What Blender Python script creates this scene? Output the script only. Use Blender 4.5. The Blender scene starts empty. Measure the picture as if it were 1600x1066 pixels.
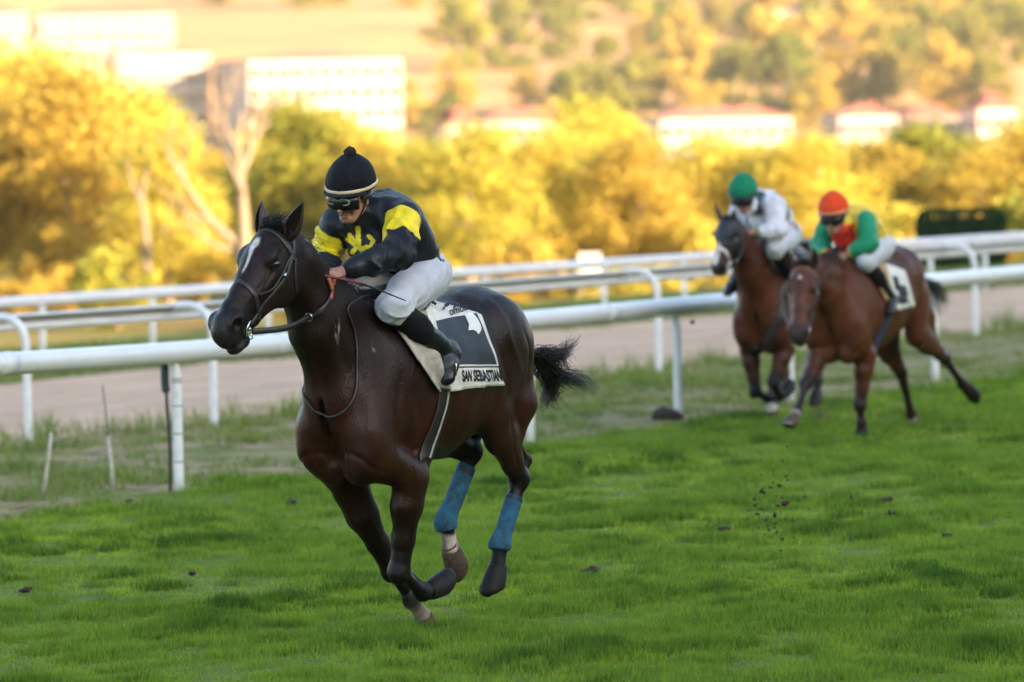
import bpy, bmesh, math, random, sys, os
import numpy as np
from mathutils import Vector, Matrix
from mathutils.bvhtree import BVHTree
R = math.radians
SC = bpy.context.scene
COL = SC.collection
M = {}

# ------------------------------------------------------------------ camera, sky, sun, exposure
EYE = 2.5
FPX = 200 / 36 * 1600
PITCH = math.atan(323 / FPX)
ROLL = R(1.2)
cf = np.array([0, math.cos(PITCH), -math.sin(PITCH)])
_r0 = np.array([1., 0, 0]); _u0 = np.cross(_r0, cf)
cr = math.cos(ROLL) * _r0 - math.sin(ROLL) * _u0
cu = math.cos(ROLL) * _u0 + math.sin(ROLL) * _r0
CAM = np.array([0, 0, EYE])
cam_d = bpy.data.cameras.new('camera'); cam = bpy.data.objects.new('camera', cam_d); COL.objects.link(cam)
cam_d.lens = 200; cam_d.sensor_width = 36; cam_d.clip_start = 0.5; cam_d.clip_end = 6000
cam.matrix_world = Matrix(((cr[0], cu[0], -cf[0], 0), (cr[1], cu[1], -cf[1], 0), (cr[2], cu[2], -cf[2], EYE), (0, 0, 0, 1)))
cam_d.dof.use_dof = True; cam_d.dof.focus_distance = 28.0; cam_d.dof.aperture_fstop = 3.1
SC.camera = cam
SUN_EL = R(14); SUN_AZ = 48                   # sun low, behind the camera and 48 degrees to the right
TH = R(25)                                    # the track runs 25 degrees off the view axis
TR = np.array([math.sin(TH), math.cos(TH), 0]); NR = np.array([-math.cos(TH), math.sin(TH), 0])
world = bpy.data.worlds.new('World'); SC.world = world; world.use_nodes = True
_nt = world.node_tree; _bg = _nt.nodes['Background']
_sky = _nt.nodes.new('ShaderNodeTexSky'); _sky.sky_type = 'NISHITA'; _sky.sun_disc = False
_sky.sun_elevation = SUN_EL; _sky.sun_rotation = R(180 - SUN_AZ); _sky.air_density = 1.0; _sky.dust_density = 1.5
_nt.links.new(_sky.outputs[0], _bg.inputs[0]); _bg.inputs[1].default_value = 0.112
sun_d = bpy.data.lights.new('sun', 'SUN'); sun = bpy.data.objects.new('sun', sun_d); COL.objects.link(sun)
sun_d.energy = 5.0; sun_d.angle = R(0.5); sun_d.color = (1.0, 0.75, 0.47)
_sd = Vector((-math.sin(R(SUN_AZ)) * math.cos(SUN_EL), math.cos(R(SUN_AZ)) * math.cos(SUN_EL), -math.sin(SUN_EL)))
sun.rotation_euler = _sd.to_track_quat('-Z', 'Y').to_euler()
SC.view_settings.view_transform = 'Standard'; SC.view_settings.look = 'None'
SC.view_settings.exposure = 2.55; SC.view_settings.gamma = 1.0
SC.render.film_transparent = False

# ------------------------------------------------------------------ helpers: pixels to places
def ray(px, py):
    d = cf * FPX + cr * (px - 800) - cu * (py - 533)
    return d / np.linalg.norm(d)
def ground(px, py, z=0.0):
    d = ray(px, py); return CAM + d * ((z - EYE) / d[2])
def at_depth(px, py, Y):
    d = ray(px, py); return CAM + d * (Y / d[1])
def on_plane(px, py, P, n):
    d = ray(px, py); return CAM + d * (np.dot(P - CAM, n) / np.dot(d, n))
def nrm(v):
    v = np.asarray(v, float); return v / max(1e-9, np.linalg.norm(v))
def V3(*a): return np.array(a, float)
def lerp(a, b, t): return a + (b - a) * t
def sstep(a, b, x):
    t = np.clip((x - a) / (b - a), 0, 1); return t * t * (3 - 2 * t)
class Frame:
    """a body frame: F forward, L left, U up, standing at P; yaw is the heading off the view axis"""
    def __init__(s, P, yaw):
        a = R(yaw); s.F = V3(-math.sin(a), -math.cos(a), 0); s.L = V3(math.cos(a), -math.sin(a), 0); s.U = V3(0, 0, 1); s.P = np.array(P, float)
    def loc(s, px, py, lat):
        p = on_plane(px, py, s.P + s.L * lat, s.L) - s.P
        return V3(p @ s.F, p @ s.L, p @ s.U)
    def w(s, l): return s.P + s.F * l[0] + s.L * l[1] + s.U * l[2]
    def inv(s, p):
        q = np.asarray(p) - s.P; return np.stack([q @ s.F, q @ s.L, q @ s.U], -1)
    def mat(s):
        return Matrix(((s.F[0], s.L[0], 0, s.P[0]), (s.F[1], s.L[1], 0, s.P[1]), (0, 0, 1, s.P[2]), (0, 0, 0, 1)))

# ------------------------------------------------------------------ helpers: objects
def tag(o, label=None, cat=None, group=None, kind=None):
    if label: o['label'] = label
    if cat: o['category'] = cat
    if group: o['group'] = group
    if kind: o['kind'] = kind
    return o
def empty(name, loc=(0, 0, 0), mat=None):
    o = bpy.data.objects.new(name, None); COL.objects.link(o); o.empty_display_size = 0.2
    if mat is not None: o.matrix_world = mat
    else: o.location = loc
    return o
def link(name, me, mats, parent=None, smooth=True):
    o = bpy.data.objects.new(name, me); COL.objects.link(o)
    if not isinstance(mats, (list, tuple)): mats = [mats]
    if not me.materials:
        for m in mats: me.materials.append(m)
    if smooth and len(me.polygons): me.polygons.foreach_set('use_smooth', np.ones(len(me.polygons), bool))
    if parent: o.parent = parent
    return o
def mesh_np(name, v, f, cols=None):
    """v (N,3), f list/array of equal-length faces"""
    me = bpy.data.meshes.new(name)
    v = np.asarray(v, np.float32); f = np.asarray(f, np.int32)
    k = f.shape[1]
    me.vertices.add(len(v)); me.vertices.foreach_set('co', v.ravel())
    me.loops.add(f.size); me.loops.foreach_set('vertex_index', f.ravel())
    me.polygons.add(len(f)); me.polygons.foreach_set('loop_start', np.arange(0, f.size, k, dtype=np.int32))
    me.polygons.foreach_set('loop_total', np.full(len(f), k, np.int32))
    if cols is not None:
        at = me.color_attributes.new('Col', 'FLOAT_COLOR', 'POINT')
        c = np.ones((len(v), 4), np.float32); c[:, :3] = cols; at.data.foreach_set('color', c.ravel())
    me.update(calc_edges=True); me.validate()
    return me
class MB:
    """collects boxes, tubes and lathes into one mesh"""
    def __init__(s): s.v = []; s.f = []
    def add(s, v, f):
        b = len(s.v); s.v += [tuple(map(float, p)) for p in v]; s.f += [tuple(i + b for i in q) for q in f]; return s
    def box(s, c, h, ax=None):
        c = np.array(c, float)
        ax = np.eye(3) if ax is None else np.array(ax, float)
        v = [c + ax[0] * h[0] * i + ax[1] * h[1] * j + ax[2] * h[2] * k for i in (-1, 1) for j in (-1, 1) for k in (-1, 1)]
        return s.add(v, [(0, 1, 3, 2), (4, 6, 7, 5), (0, 4, 5, 1), (2, 3, 7, 6), (0, 2, 6, 4), (1, 5, 7, 3)])
    def tube(s, pts, rad, n=8, cap=True, flat=None, side=None):
        """sweep a circle (or an ellipse: flat = second radius along side) along pts"""
        P = np.array(pts, float); m = len(P)
        rad = np.broadcast_to(np.array(rad, float), (m,)) if np.ndim(rad) <= 1 else rad
        fl = rad if flat is None else np.broadcast_to(np.array(flat, float), (m,))
        T = np.gradient(P, axis=0); T /= np.maximum(1e-9, np.linalg.norm(T, axis=1))[:, None]
        a = None; vs = []
        for i in range(m):
            if side is not None:
                a = np.array(side[i] if np.ndim(side) == 2 else side, float)
            elif a is None:
                a = np.cross(T[i], V3(0, 0, 1)) if abs(T[i][2]) < 0.9 else np.cross(T[i], V3(1, 0, 0))
            a = a - T[i] * (a @ T[i]); a = nrm(a); b = np.cross(T[i], a)
            for k in range(n):
                q = 2 * math.pi * k / n
                vs.append(P[i] + a * rad[i] * math.cos(q) + b * fl[i] * math.sin(q))
        fs = [(i * n + k, i * n + (k + 1) % n, (i + 1) * n + (k + 1) % n, (i + 1) * n + k) for i in range(m - 1) for k in range(n)]
        if cap:
            fs.append(tuple(range(n))[::-1]); fs.append(tuple((m - 1) * n + k for k in range(n)))
        return s.add(vs, fs)
    def ball(s, c, r, nu=10, nv=7, ax=None):
        c = np.array(c, float); r = np.broadcast_to(np.array(r, float), (3,)); ax = np.eye(3) if ax is None else np.array(ax)
        vs = []
        for j in range(1, nv):
            t = math.pi * j / nv
            for i in range(nu):
                p = 2 * math.pi * i / nu
                vs.append(c + ax[0] * r[0] * math.sin(t) * math.cos(p) + ax[1] * r[1] * math.sin(t) * math.sin(p) + ax[2] * r[2] * math.cos(t))
        top = len(vs); vs += [c + ax[2] * r[2], c - ax[2] * r[2]]
        fs = [(j * nu + i, (j + 1) * nu + i, (j + 1) * nu + (i + 1) % nu, j * nu + (i + 1) % nu) for j in range(nv - 2) for i in range(nu)]
        fs += [(top, i, (i + 1) % nu) for i in range(nu)] + [(top + 1, (nv - 2) * nu + (i + 1) % nu, (nv - 2) * nu + i) for i in range(nu)]
        return s.add(vs, fs)
    def mesh(s, name):
        me = bpy.data.meshes.new(name); me.from_pydata(s.v, [], s.f); me.update(); return me
    def build(s, name, mat, parent=None, smooth=True): return link(name, s.mesh(name), mat, parent, smooth)
def catmull(P, n):
    P = np.array(P, float); m = len(P)
    Q = np.vstack([2 * P[0] - P[1], P, 2 * P[-1] - P[-2]]); out = []
    for t in np.linspace(0, m - 1, n):
        i = min(int(t), m - 2); u = t - i; a, b, c, d = Q[i], Q[i + 1], Q[i + 2], Q[i + 3]
        out.append(0.5 * (2 * b + (c - a) * u + (2 * a - 5 * b + 4 * c - d) * u * u + (3 * b - a - 3 * c + d) * u ** 3))
    return np.array(out)
def copy_tree(o, parent=None):
    c = o.copy(); COL.objects.link(c); c.parent = parent
    for ch in o.children: copy_tree(ch, c)
    return c

# ------------------------------------------------------------------ helpers: materials
def mat(name, col=(.5, .5, .5), rough=.6, var=0.0, vscale=8.0, bump=0.0, bscale=60.0, attr=False, spec=.5, metal=0.0, sheen=0.0,
        trans=0.0, coat=0.0, vcol=None, stretch=None, random_obj=0.0, rvar=0.0):
    """principled material with object-space noise for tint and relief"""
    m = bpy.data.materials.new(name); m.use_nodes = True; nt = m.node_tree; N = nt.nodes; Lk = nt.links
    p = N['Principled BSDF']; out = N['Material Output']
    p.inputs['Roughness'].default_value = rough; p.inputs['Metallic'].default_value = metal
    p.inputs['Specular IOR Level'].default_value = spec; p.inputs['Sheen Weight'].default_value = sheen; p.inputs['Coat Weight'].default_value = coat; p.inputs['Coat Roughness'].default_value = .28
    tc = N.new('ShaderNodeTexCoord'); src = tc.outputs['Object']
    if stretch:
        mp = N.new('ShaderNodeMapping'); mp.inputs['Scale'].default_value = stretch; Lk.new(src, mp.inputs[0]); src = mp.outputs[0]
    if attr:
        a = N.new('ShaderNodeAttribute'); a.attribute_name = 'Col'; base = a.outputs['Color']
    else:
        c = N.new('ShaderNodeRGB'); c.outputs[0].default_value = (*col, 1); base = c.outputs[0]
    if var > 0 or vcol is not None:
        n = N.new('ShaderNodeTexNoise'); n.inputs['Scale'].default_value = vscale; n.inputs['Detail'].default_value = 6; n.inputs['Roughness'].default_value = .65
        Lk.new(src, n.inputs['Vector'])
        mx = N.new('ShaderNodeMix'); mx.data_type = 'RGBA'; mx.blend_type = 'MIX' if vcol is not None else 'MULTIPLY'
        rmp = N.new('ShaderNodeMapRange'); rmp.inputs[1].default_value = .35; rmp.inputs[2].default_value = .65
        Lk.new(n.outputs[0], rmp.inputs[0])
        if vcol is not None:
            Lk.new(rmp.outputs[0], mx.inputs[0]); Lk.new(base, mx.inputs[6]); mx.inputs[7].default_value = (*vcol, 1)
        else:
            rmp.inputs[3].default_value = 1 - var; rmp.inputs[4].default_value = 1 + var
            mx.inputs[0].default_value = 1; Lk.new(base, mx.inputs[6]); Lk.new(rmp.outputs[0], mx.inputs[7])
        base = mx.outputs[2]
    if random_obj > 0:
        oi = N.new('ShaderNodeObjectInfo'); mr = N.new('ShaderNodeMapRange'); mr.inputs[3].default_value = 1 - random_obj; mr.inputs[4].default_value = 1 + random_obj
        Lk.new(oi.outputs['Random'], mr.inputs[0]); mx = N.new('ShaderNodeMix'); mx.data_type = 'RGBA'; mx.blend_type = 'MULTIPLY'; mx.inputs[0].default_value = 1
        Lk.new(base, mx.inputs[6]); Lk.new(mr.outputs[0], mx.inputs[7]); base = mx.outputs[2]
    Lk.new(base, p.inputs['Base Color'])
    if rvar > 0:
        rn = N.new('ShaderNodeTexNoise'); rn.inputs['Scale'].default_value = 3.5; rn.inputs['Detail'].default_value = 8; rn.inputs['Roughness'].default_value = .7; Lk.new(src, rn.inputs['Vector'])
        rr = N.new('ShaderNodeMapRange'); rr.inputs[1].default_value = .38; rr.inputs[2].default_value = .62; rr.inputs[3].default_value = rough - rvar; rr.inputs[4].default_value = rough + rvar; Lk.new(rn.outputs[0], rr.inputs[0]); Lk.new(rr.outputs[0], p.inputs['Roughness'])
    if bump > 0:
        b = N.new('ShaderNodeTexNoise'); b.inputs['Scale'].default_value = bscale; b.inputs['Detail'].default_value = 4; Lk.new(src, b.inputs['Vector'])
        bn = N.new('ShaderNodeBump'); bn.inputs['Strength'].default_value = bump; bn.inputs['Distance'].default_value = .01
        Lk.new(b.outputs[0], bn.inputs['Height']); Lk.new(bn.outputs[0], p.inputs['Normal'])
    if trans > 0:
        t = N.new('ShaderNodeBsdfTranslucent'); Lk.new(base, t.inputs[0]); ms = N.new('ShaderNodeMixShader'); ms.inputs[0].default_value = trans
        Lk.new(p.outputs[0], ms.inputs[1]); Lk.new(t.outputs[0], ms.inputs[2]); Lk.new(ms.outputs[0], out.inputs[0])
    return m

# ------------------------------------------------------------------ helpers: smooth solids (distance fields turned into one continuous mesh)
def vnoise(p, seed=0):
    """smooth value noise, vectorised, about -1..1"""
    p = np.asarray(p, float); i = np.floor(p).astype(np.int64); f = p - i; f = f * f * (3 - 2 * f); out = 0
    for dx in (0, 1):
        for dy in (0, 1):
            for dz in (0, 1):
                h = (i[:, 0] + dx) * 374761393 + (i[:, 1] + dy) * 668265263 + (i[:, 2] + dz) * 2147483647 + seed * 974711
                h = (h ^ (h >> 13)) * 1274126177; h = h ^ (h >> 16)
                v = (h & 0xffff) / 32767.5 - 1
                w = (f[:, 0] if dx else 1 - f[:, 0]) * (f[:, 1] if dy else 1 - f[:, 1]) * (f[:, 2] if dz else 1 - f[:, 2])
                out = out + w * v
    return out
class Solid:
    def __init__(s, vox): s.vox = vox; s.ops = []
    def ec(s, c0, c1, a0, a1=None, b0=None, b1=None, side=(0, 1, 0), k=.04, sub=False, cap=None):
        """elliptic cone from c0 to c1: radius a along side, b across; k = blending width"""
        c0 = np.array(c0, float); c1 = np.array(c1, float)
        a1 = a0 if a1 is None else a1; b0 = a0 if b0 is None else b0; b1 = a1 if b1 is None else b1
        d = c1 - c0; ln = np.linalg.norm(d)
        if ln < 1e-6: d = V3(1, 0, 0) if abs(side[0]) < .9 else V3(0, 0, 1); ln = 0.0
        side = np.array(side, float)
        d = d / np.linalg.norm(d)
        sd = side - d * (side @ d)
        if np.linalg.norm(sd) < 1e-3: sd = np.cross(d, V3(0, 0, 1)) + V3(1e-4, 0, 0)
        sd = nrm(sd); n = np.cross(d, sd)
        s.ops.append((c0, d, ln, sd, n, a0, a1, b0, b1, k, sub, cap)); return s
    def el(s, c, r, ax=None, k=.04, sub=False):
        """ellipsoid with radii r along axes ax (rows)"""
        ax = np.eye(3) if ax is None else np.array([nrm(q) for q in ax])
        s.ops.append((np.array(c, float), ax[0], 0.0, ax[1], ax[2], r[1], r[1], r[2], r[2], k, sub, r[0])); return s
    def chain(s, pts, rads, side=(0, 1, 0), k=.04, k0=None):
        for i in range(len(pts) - 1):
            a0, b0 = rads[i] if np.ndim(rads[i]) else (rads[i], rads[i]); a1, b1 = rads[i + 1] if np.ndim(rads[i + 1]) else (rads[i + 1], rads[i + 1])
            s.ec(pts[i], pts[i + 1], a0, a1, b0, b1, side, k if (i or k0 is None) else k0)
        return s
    def grid(s):
        lo = np.full(3, 1e9); hi = -lo
        for (c0, d, ln, sd, n, a0, a1, b0, b1, k, sub, cap) in s.ops:
            if sub: continue
            r = max(a0, a1, b0, b1, cap or 0); c1 = c0 + d * ln
            lo = np.minimum(lo, np.minimum(c0, c1) - r); hi = np.maximum(hi, np.maximum(c0, c1) + r)
        lo -= 5 * s.vox; hi += 5 * s.vox
        sh = np.ceil((hi - lo) / s.vox).astype(int) + 1
        D = np.full(sh, 1.0, np.float32)
        axs = [(lo[i] + np.arange(sh[i]) * s.vox).astype(np.float32) for i in range(3)]
        for (c0, d, ln, sd, n, a0, a1, b0, b1, k, sub, cap) in s.ops:
            r = max(a0, a1, b0, b1, cap or 0) + k + 4 * s.vox; c1 = c0 + d * ln
            i0 = np.clip(np.floor((np.minimum(c0, c1) - r - lo) / s.vox).astype(int), 0, sh); i1 = np.clip(np.ceil((np.maximum(c0, c1) + r - lo) / s.vox).astype(int) + 1, 0, sh)
            if np.any(i1 <= i0): continue
            X = axs[0][i0[0]:i1[0]][:, None, None] - np.float32(c0[0]); Y = axs[1][i0[1]:i1[1]][None, :, None] - np.float32(c0[1]); Z = axs[2][i0[2]:i1[2]][None, None, :] - np.float32(c0[2])
            def dot(v): return X * np.float32(v[0]) + Y * np.float32(v[1]) + Z * np.float32(v[2])
            w = dot(d); u = dot(sd); v = dot(n)
            if ln > 0:
                t = np.clip(w / ln, 0, 1); w = w - t * ln
                ra = a0 + (a1 - a0) * t; rb = b0 + (b1 - b0) * t; rc = np.minimum(ra, rb) if cap is None else cap
            else: ra, rb, rc = a0, b0, (cap or min(a0, b0))
            u2 = (u / ra) ** 2; v2 = (v / rb) ** 2; w2 = (w / rc) ** 2
            k0 = np.sqrt(u2 + v2 + w2); k1 = np.sqrt(u2 / (ra * ra) + v2 / (rb * rb) + w2 / (rc * rc))
            e = np.where(k1 > 1e-6, k0 * (k0 - 1) / np.maximum(k1, 1e-6), -min(a0, b0)).astype(np.float32)
            S = D[i0[0]:i1[0], i0[1]:i1[1], i0[2]:i1[2]]
            if sub:
                e = -e; h = np.maximum(k - np.abs(S - e), 0) / k; S[...] = np.maximum(S, e) + h * h * k * .25
            else:
                h = np.maximum(k - np.abs(S - e), 0) / k; S[...] = np.minimum(S, e) - h * h * k * .25
        return D, lo
    def mesh(s, relax=1):
        D, lo = s.grid(); return surface_nets(D, lo, s.vox, relax)
def surface_nets(D, lo, vox, relax=1):
    I = D < 0
    c = I[:-1, :-1, :-1].astype(np.int8)
    tot = sum(I[a:I.shape[0] - 1 + a, b:I.shape[1] - 1 + b, e:I.shape[2] - 1 + e].astype(np.int8) for a in (0, 1) for b in (0, 1) for e in (0, 1))
    act = (tot > 0) & (tot < 8); ix = np.argwhere(act)
    idx = np.full(act.shape, -1, np.int64); idx[act] = np.arange(len(ix))
    cor = [(a, b, e) for a in (0, 1) for b in (0, 1) for e in (0, 1)]
    val = {q: D[ix[:, 0] + q[0], ix[:, 1] + q[1], ix[:, 2] + q[2]] for q in cor}
    acc = np.zeros((len(ix), 3)); cnt = np.zeros(len(ix))
    for q in cor:
        for ax in range(3):
            if q[ax]: continue
            q2 = list(q); q2[ax] = 1; q2 = tuple(q2); a = val[q]; b = val[q2]; m = (a < 0) != (b < 0)
            t = np.where(m, a / np.where(m, a - b, 1), 0); p = np.tile(np.array(q, float), (len(ix), 1)); p[:, ax] = t
            acc[m] += p[m]; cnt[m] += 1
    v = lo + (ix + acc / cnt[:, None]) * vox
    F = []
    for ax in range(3):
        o1, o2 = (ax + 1) % 3, (ax + 2) % 3
        sl0 = [slice(None)] * 3; sl1 = [slice(None)] * 3; sl0[ax] = slice(0, -1); sl1[ax] = slice(1, None)
        A = I[tuple(sl0)]; B = I[tuple(sl1)]; e = np.argwhere(A != B)
        e = e[(e[:, o1] > 0) & (e[:, o2] > 0) & (e[:, o1] < D.shape[o1] - 1) & (e[:, o2] < D.shape[o2] - 1)]
        s = A[e[:, 0], e[:, 1], e[:, 2]]
        def cell(d1, d2):
            q = e.copy(); q[:, o1] -= d1; q[:, o2] -= d2; return idx[q[:, 0], q[:, 1], q[:, 2]]
        q = np.stack([cell(1, 1), cell(0, 1), cell(0, 0), cell(1, 0)], 1); q[~s] = q[~s][:, ::-1]; F.append(q)
    F = np.concatenate(F)
    for _ in range(relax):
        a = np.zeros_like(v); n = np.zeros(len(v))
        for i in range(4):
            np.add.at(a, F[:, i], v[F[:, (i + 1) % 4]] + v[F[:, (i + 3) % 4]]); np.add.at(n, F[:, i], 2)
        v = v * .5 + .5 * a / np.maximum(n, 1)[:, None]
    return v, F
def vert_normals(v, F):
    n = np.cross(v[F[:, 2]] - v[F[:, 0]], v[F[:, 3]] - v[F[:, 1]]); o = np.zeros_like(v)
    for i in range(4): np.add.at(o, F[:, i], n)
    return o / np.maximum(1e-12, np.linalg.norm(o, axis=1))[:, None]
def bvh_np(v, F): return BVHTree.FromPolygons([tuple(p) for p in v], [tuple(int(i) for i in q) for q in F])
# ------------------------------------------------------------------ terrain
def nz2(x, y, s, seed=0):
    x = np.atleast_1d(np.asarray(x, float)); y = np.atleast_1d(np.asarray(y, float)); return vnoise(np.stack([x * s, y * s, np.full_like(x, .5)], -1), seed)
def terrain(x, y):
    """height of the land: level course, a dip to the river bank, the far hillside, and an unseen rise added behind the camera to shade the course"""
    x = np.atleast_1d(np.asarray(x, float)); y = np.atleast_1d(np.asarray(y, float))
    n = x * NR[0] + y * NR[1]
    z = -2.3 * sstep(33, 62, n)
    w = np.maximum(0, y - 770); z = z + .069 * w * sstep(0, 130, w) + sstep(60, 400, w) * (nz2(x, y, 1 / 160, 3) * 4 + nz2(x, y, 1 / 60, 4) * 1.2)
    z = z + 32 * sstep(-34, -78, n)  # unseen ridge behind the camera, added to keep low sun off the course
    return z
def land(px, py, y0=100, y1=2300):
    """where a sight line through a photo point meets the land"""
    d = ray(px, py); d = d / d[1]; Y = np.linspace(y0, y1, 4000); P = CAM + d[None] * Y[:, None]; h = terrain(P[:, 0], P[:, 1]); k = np.argmax(P[:, 2] < h)
    return P[k] if P[k][2] < h[k] else P[-1]
def ground_material():
    m = bpy.data.materials.new('course_ground'); m.use_nodes = True; nt = m.node_tree; N = nt.nodes; L = nt.links; p = N['Principled BSDF']; p.inputs['Roughness'].default_value = .95; p.inputs['Specular IOR Level'].default_value = .1
    geo = N.new('ShaderNodeNewGeometry'); dot = N.new('ShaderNodeVectorMath'); dot.operation = 'DOT_PRODUCT'; dot.inputs[1].default_value = tuple(NR); L.new(geo.outputs['Position'], dot.inputs[0])
    def noise(sc, det=5):
        n = N.new('ShaderNodeTexNoise'); n.inputs['Scale'].default_value = sc; n.inputs['Detail'].default_value = det; L.new(geo.outputs['Position'], n.inputs['Vector']); return n.outputs[0]
    def mr(src, a, b, c=0., d=1.):
        r = N.new('ShaderNodeMapRange'); r.inputs[1].default_value = a; r.inputs[2].default_value = b; r.inputs[3].default_value = c; r.inputs[4].default_value = d; L.new(src, r.inputs[0]); return r.outputs[0]
    def mix(f, a, b):
        x = N.new('ShaderNodeMix'); x.data_type = 'RGBA'
        L.new(f, x.inputs[0])
        for s, i in ((a, 6), (b, 7)):
            if isinstance(s, tuple): x.inputs[i].default_value = (*s, 1)
            else: L.new(s, x.inputs[i])
        return x.outputs[2]
    add = N.new('ShaderNodeMath'); add.operation = 'ADD'; L.new(dot.outputs['Value'], add.inputs[0]); L.new(mr(noise(1.3), .3, .7, -.35, .35), add.inputs[1]); n = add.outputs[0]
    turf = mix(mr(noise(3), .35, .65), (.085, .115, .020), (.12, .15, .025))
    scrub = mix(mr(noise(1.1), .42, .58), (.16, .18, .045), (.33, .24, .14)); scrub = mix(mr(noise(4), .50, .66), scrub, (.12, .075, .045))
    bank = mix(mr(noise(.35), .4, .6), (.13, .15, .03), (.20, .19, .05))
    litter = mix(mr(noise(.25), .35, .65), (.22, .15, .05), (.14, .14, .035))
    dry = mix(mr(noise(.018), .42, .60), (.46, .245, .10), (.37, .20, .08)); dry = mix(mr(noise(.009), .56, .66), dry, (.22, .15, .055))
    c = mix(mr(n, 19.15, 19.35), turf, scrub); c = mix(mr(n, 29.6, 30.6), c, bank); c = mix(mr(n, 46, 60), c, litter); c = mix(mr(n, 180, 240), c, dry)
    L.new(c, p.inputs['Base Color'])
    b = N.new('ShaderNodeBump'); b.inputs['Strength'].default_value = .5; b.inputs['Distance'].default_value = .05; L.new(noise(14), b.inputs['Height']); L.new(b.outputs[0], p.inputs['Normal'])
    return m
def build_ground():
    ns = np.array([-260, -200, -150, -120, -100, -88, -80, -74, -68, -62, -56, -50, -44, -38, -33, -24, -12, 0, 8, 16, 24, 32, 36, 40, 44, 48, 52, 56, 60, 64, 80, 110] + list(range(150, 1500, 22)) + list(range(1500, 3000, 90)))
    ts = np.array(list(range(-1500, -400, 100)) + list(range(-400, 1300, 20)) + list(range(1300, 2700, 90)))
    Tg, Ng = np.meshgrid(ts, ns); X = Tg * TR[0] + Ng * NR[0]; Y = Tg * TR[1] + Ng * NR[1]
    Z = terrain(X.ravel(), Y.ravel()); v = np.stack([X.ravel(), Y.ravel(), Z], -1); w = len(ts)
    f = np.array([(j * w + i, j * w + i + 1, (j + 1) * w + i + 1, (j + 1) * w + i) for j in range(len(ns) - 1) for i in range(w - 1)])
    o = link('ground', mesh_np('ground', v, f[:, ::-1]), ground_material()); tag(o, kind='structure')
build_ground()
M['sand'] = mat('harrowed_sand', (.58, .39, .265), rough=.95, vcol=(.43, .285, .195), vscale=1.6, bump=.6, bscale=9, stretch=(.35, 1, 1), spec=.1)
def build_track():
    rnd = random.Random(3); v, f = [], []; ts = np.arange(-60, 300, .6); prof = (23.9, 24.6, 26, 28, 29.3, 30.0)
    for t in ts:
        e0 = 23.85 + .18 * math.sin(t * .9) + .22 * float(nz2(t, 0, .7, 5)[0]) + .10 * rnd.uniform(-1, 1); e1 = 30.0 + .35 * float(nz2(t, 9, .4, 6)[0])
        for k, n in enumerate(prof):
            q = e0 if k == 0 else (e1 if k == 5 else n); v.append((t, q, .008 if 0 < k < 5 else .004))
    w = len(prof); f = [(i * w + k, (i + 1) * w + k, (i + 1) * w + k + 1, i * w + k + 1) for i in range(len(ts) - 1) for k in range(w - 1)]
    o = link('dirt_track', mesh_np('dirt_track', v, np.array(f)), M['sand']); tag(o, kind='structure')
    o.matrix_world = Matrix(((TR[0], NR[0], 0, 0), (TR[1], NR[1], 0, 0), (0, 0, 1, 0), (0, 0, 0, 1)))
build_track()
def TN(t, n, z=0.0): return TR * t + NR * n + V3(0, 0, z)
def tn(p): return float(p[0] * TR[0] + p[1] * TR[1]), float(p[0] * NR[0] + p[1] * NR[1])

# ------------------------------------------------------------------ grass
def grass_material(name, c1, c2, c3, c4, trans=.45):
    m = bpy.data.materials.new(name); m.use_nodes = True; nt = m.node_tree; N = nt.nodes; L = nt.links; p = N['Principled BSDF']; p.inputs['Roughness'].default_value = .55; p.inputs['Specular IOR Level'].default_value = .25
    geo = N.new('ShaderNodeNewGeometry'); at = N.new('ShaderNodeAttribute'); at.attribute_name = 'Col'
    def noise(sc, det=3):
        n = N.new('ShaderNodeTexNoise'); n.inputs['Scale'].default_value = sc; n.inputs['Detail'].default_value = det; mp = N.new('ShaderNodeMapping'); mp.inputs['Rotation'].default_value = (0, 0, TH); mp.inputs['Scale'].default_value = (1, .5, .2)
        L.new(geo.outputs['Position'], mp.inputs[0]); L.new(mp.outputs[0], n.inputs['Vector']); r = N.new('ShaderNodeMapRange'); r.inputs[1].default_value = .36; r.inputs[2].default_value = .64; L.new(n.outputs[0], r.inputs[0]); return r.outputs[0]
    def mix(f, a, b, mode='MIX'):
        x = N.new('ShaderNodeMix'); x.data_type = 'RGBA'; x.blend_type = mode
        if isinstance(f, float): x.inputs[0].default_value = f
        else: L.new(f, x.inputs[0])
        for s, i in ((a, 6), (b, 7)):
            if isinstance(s, tuple): x.inputs[i].default_value = (*s, 1)
            else: L.new(s, x.inputs[i])
        return x.outputs[2]
    ti = N.new('ShaderNodeAttribute'); ti.attribute_type = 'INSTANCER'; ti.attribute_name = 'tint'
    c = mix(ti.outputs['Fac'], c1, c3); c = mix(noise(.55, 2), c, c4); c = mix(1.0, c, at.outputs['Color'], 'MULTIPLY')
    L.new(c, p.inputs['Base Color']); t = N.new('ShaderNodeBsdfTranslucent'); L.new(c, t.inputs[0]); s = N.new('ShaderNodeMixShader'); s.inputs[0].default_value = trans
    L.new(p.outputs[0], s.inputs[1]); L.new(t.outputs[0], s.inputs[2]); L.new(s.outputs[0], N['Material Output'].inputs[0]); return m
M['turf'] = grass_material('turf_blades', (.034, .100, .006), (.09, .24, .015), (.37, .50, .036), (.17, .28, .023))
M['rough'] = grass_material('rough_grass_blades', (.11, .20, .025), (.17, .20, .06), (.34, .32, .13), (.18, .24, .04), .3)
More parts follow.
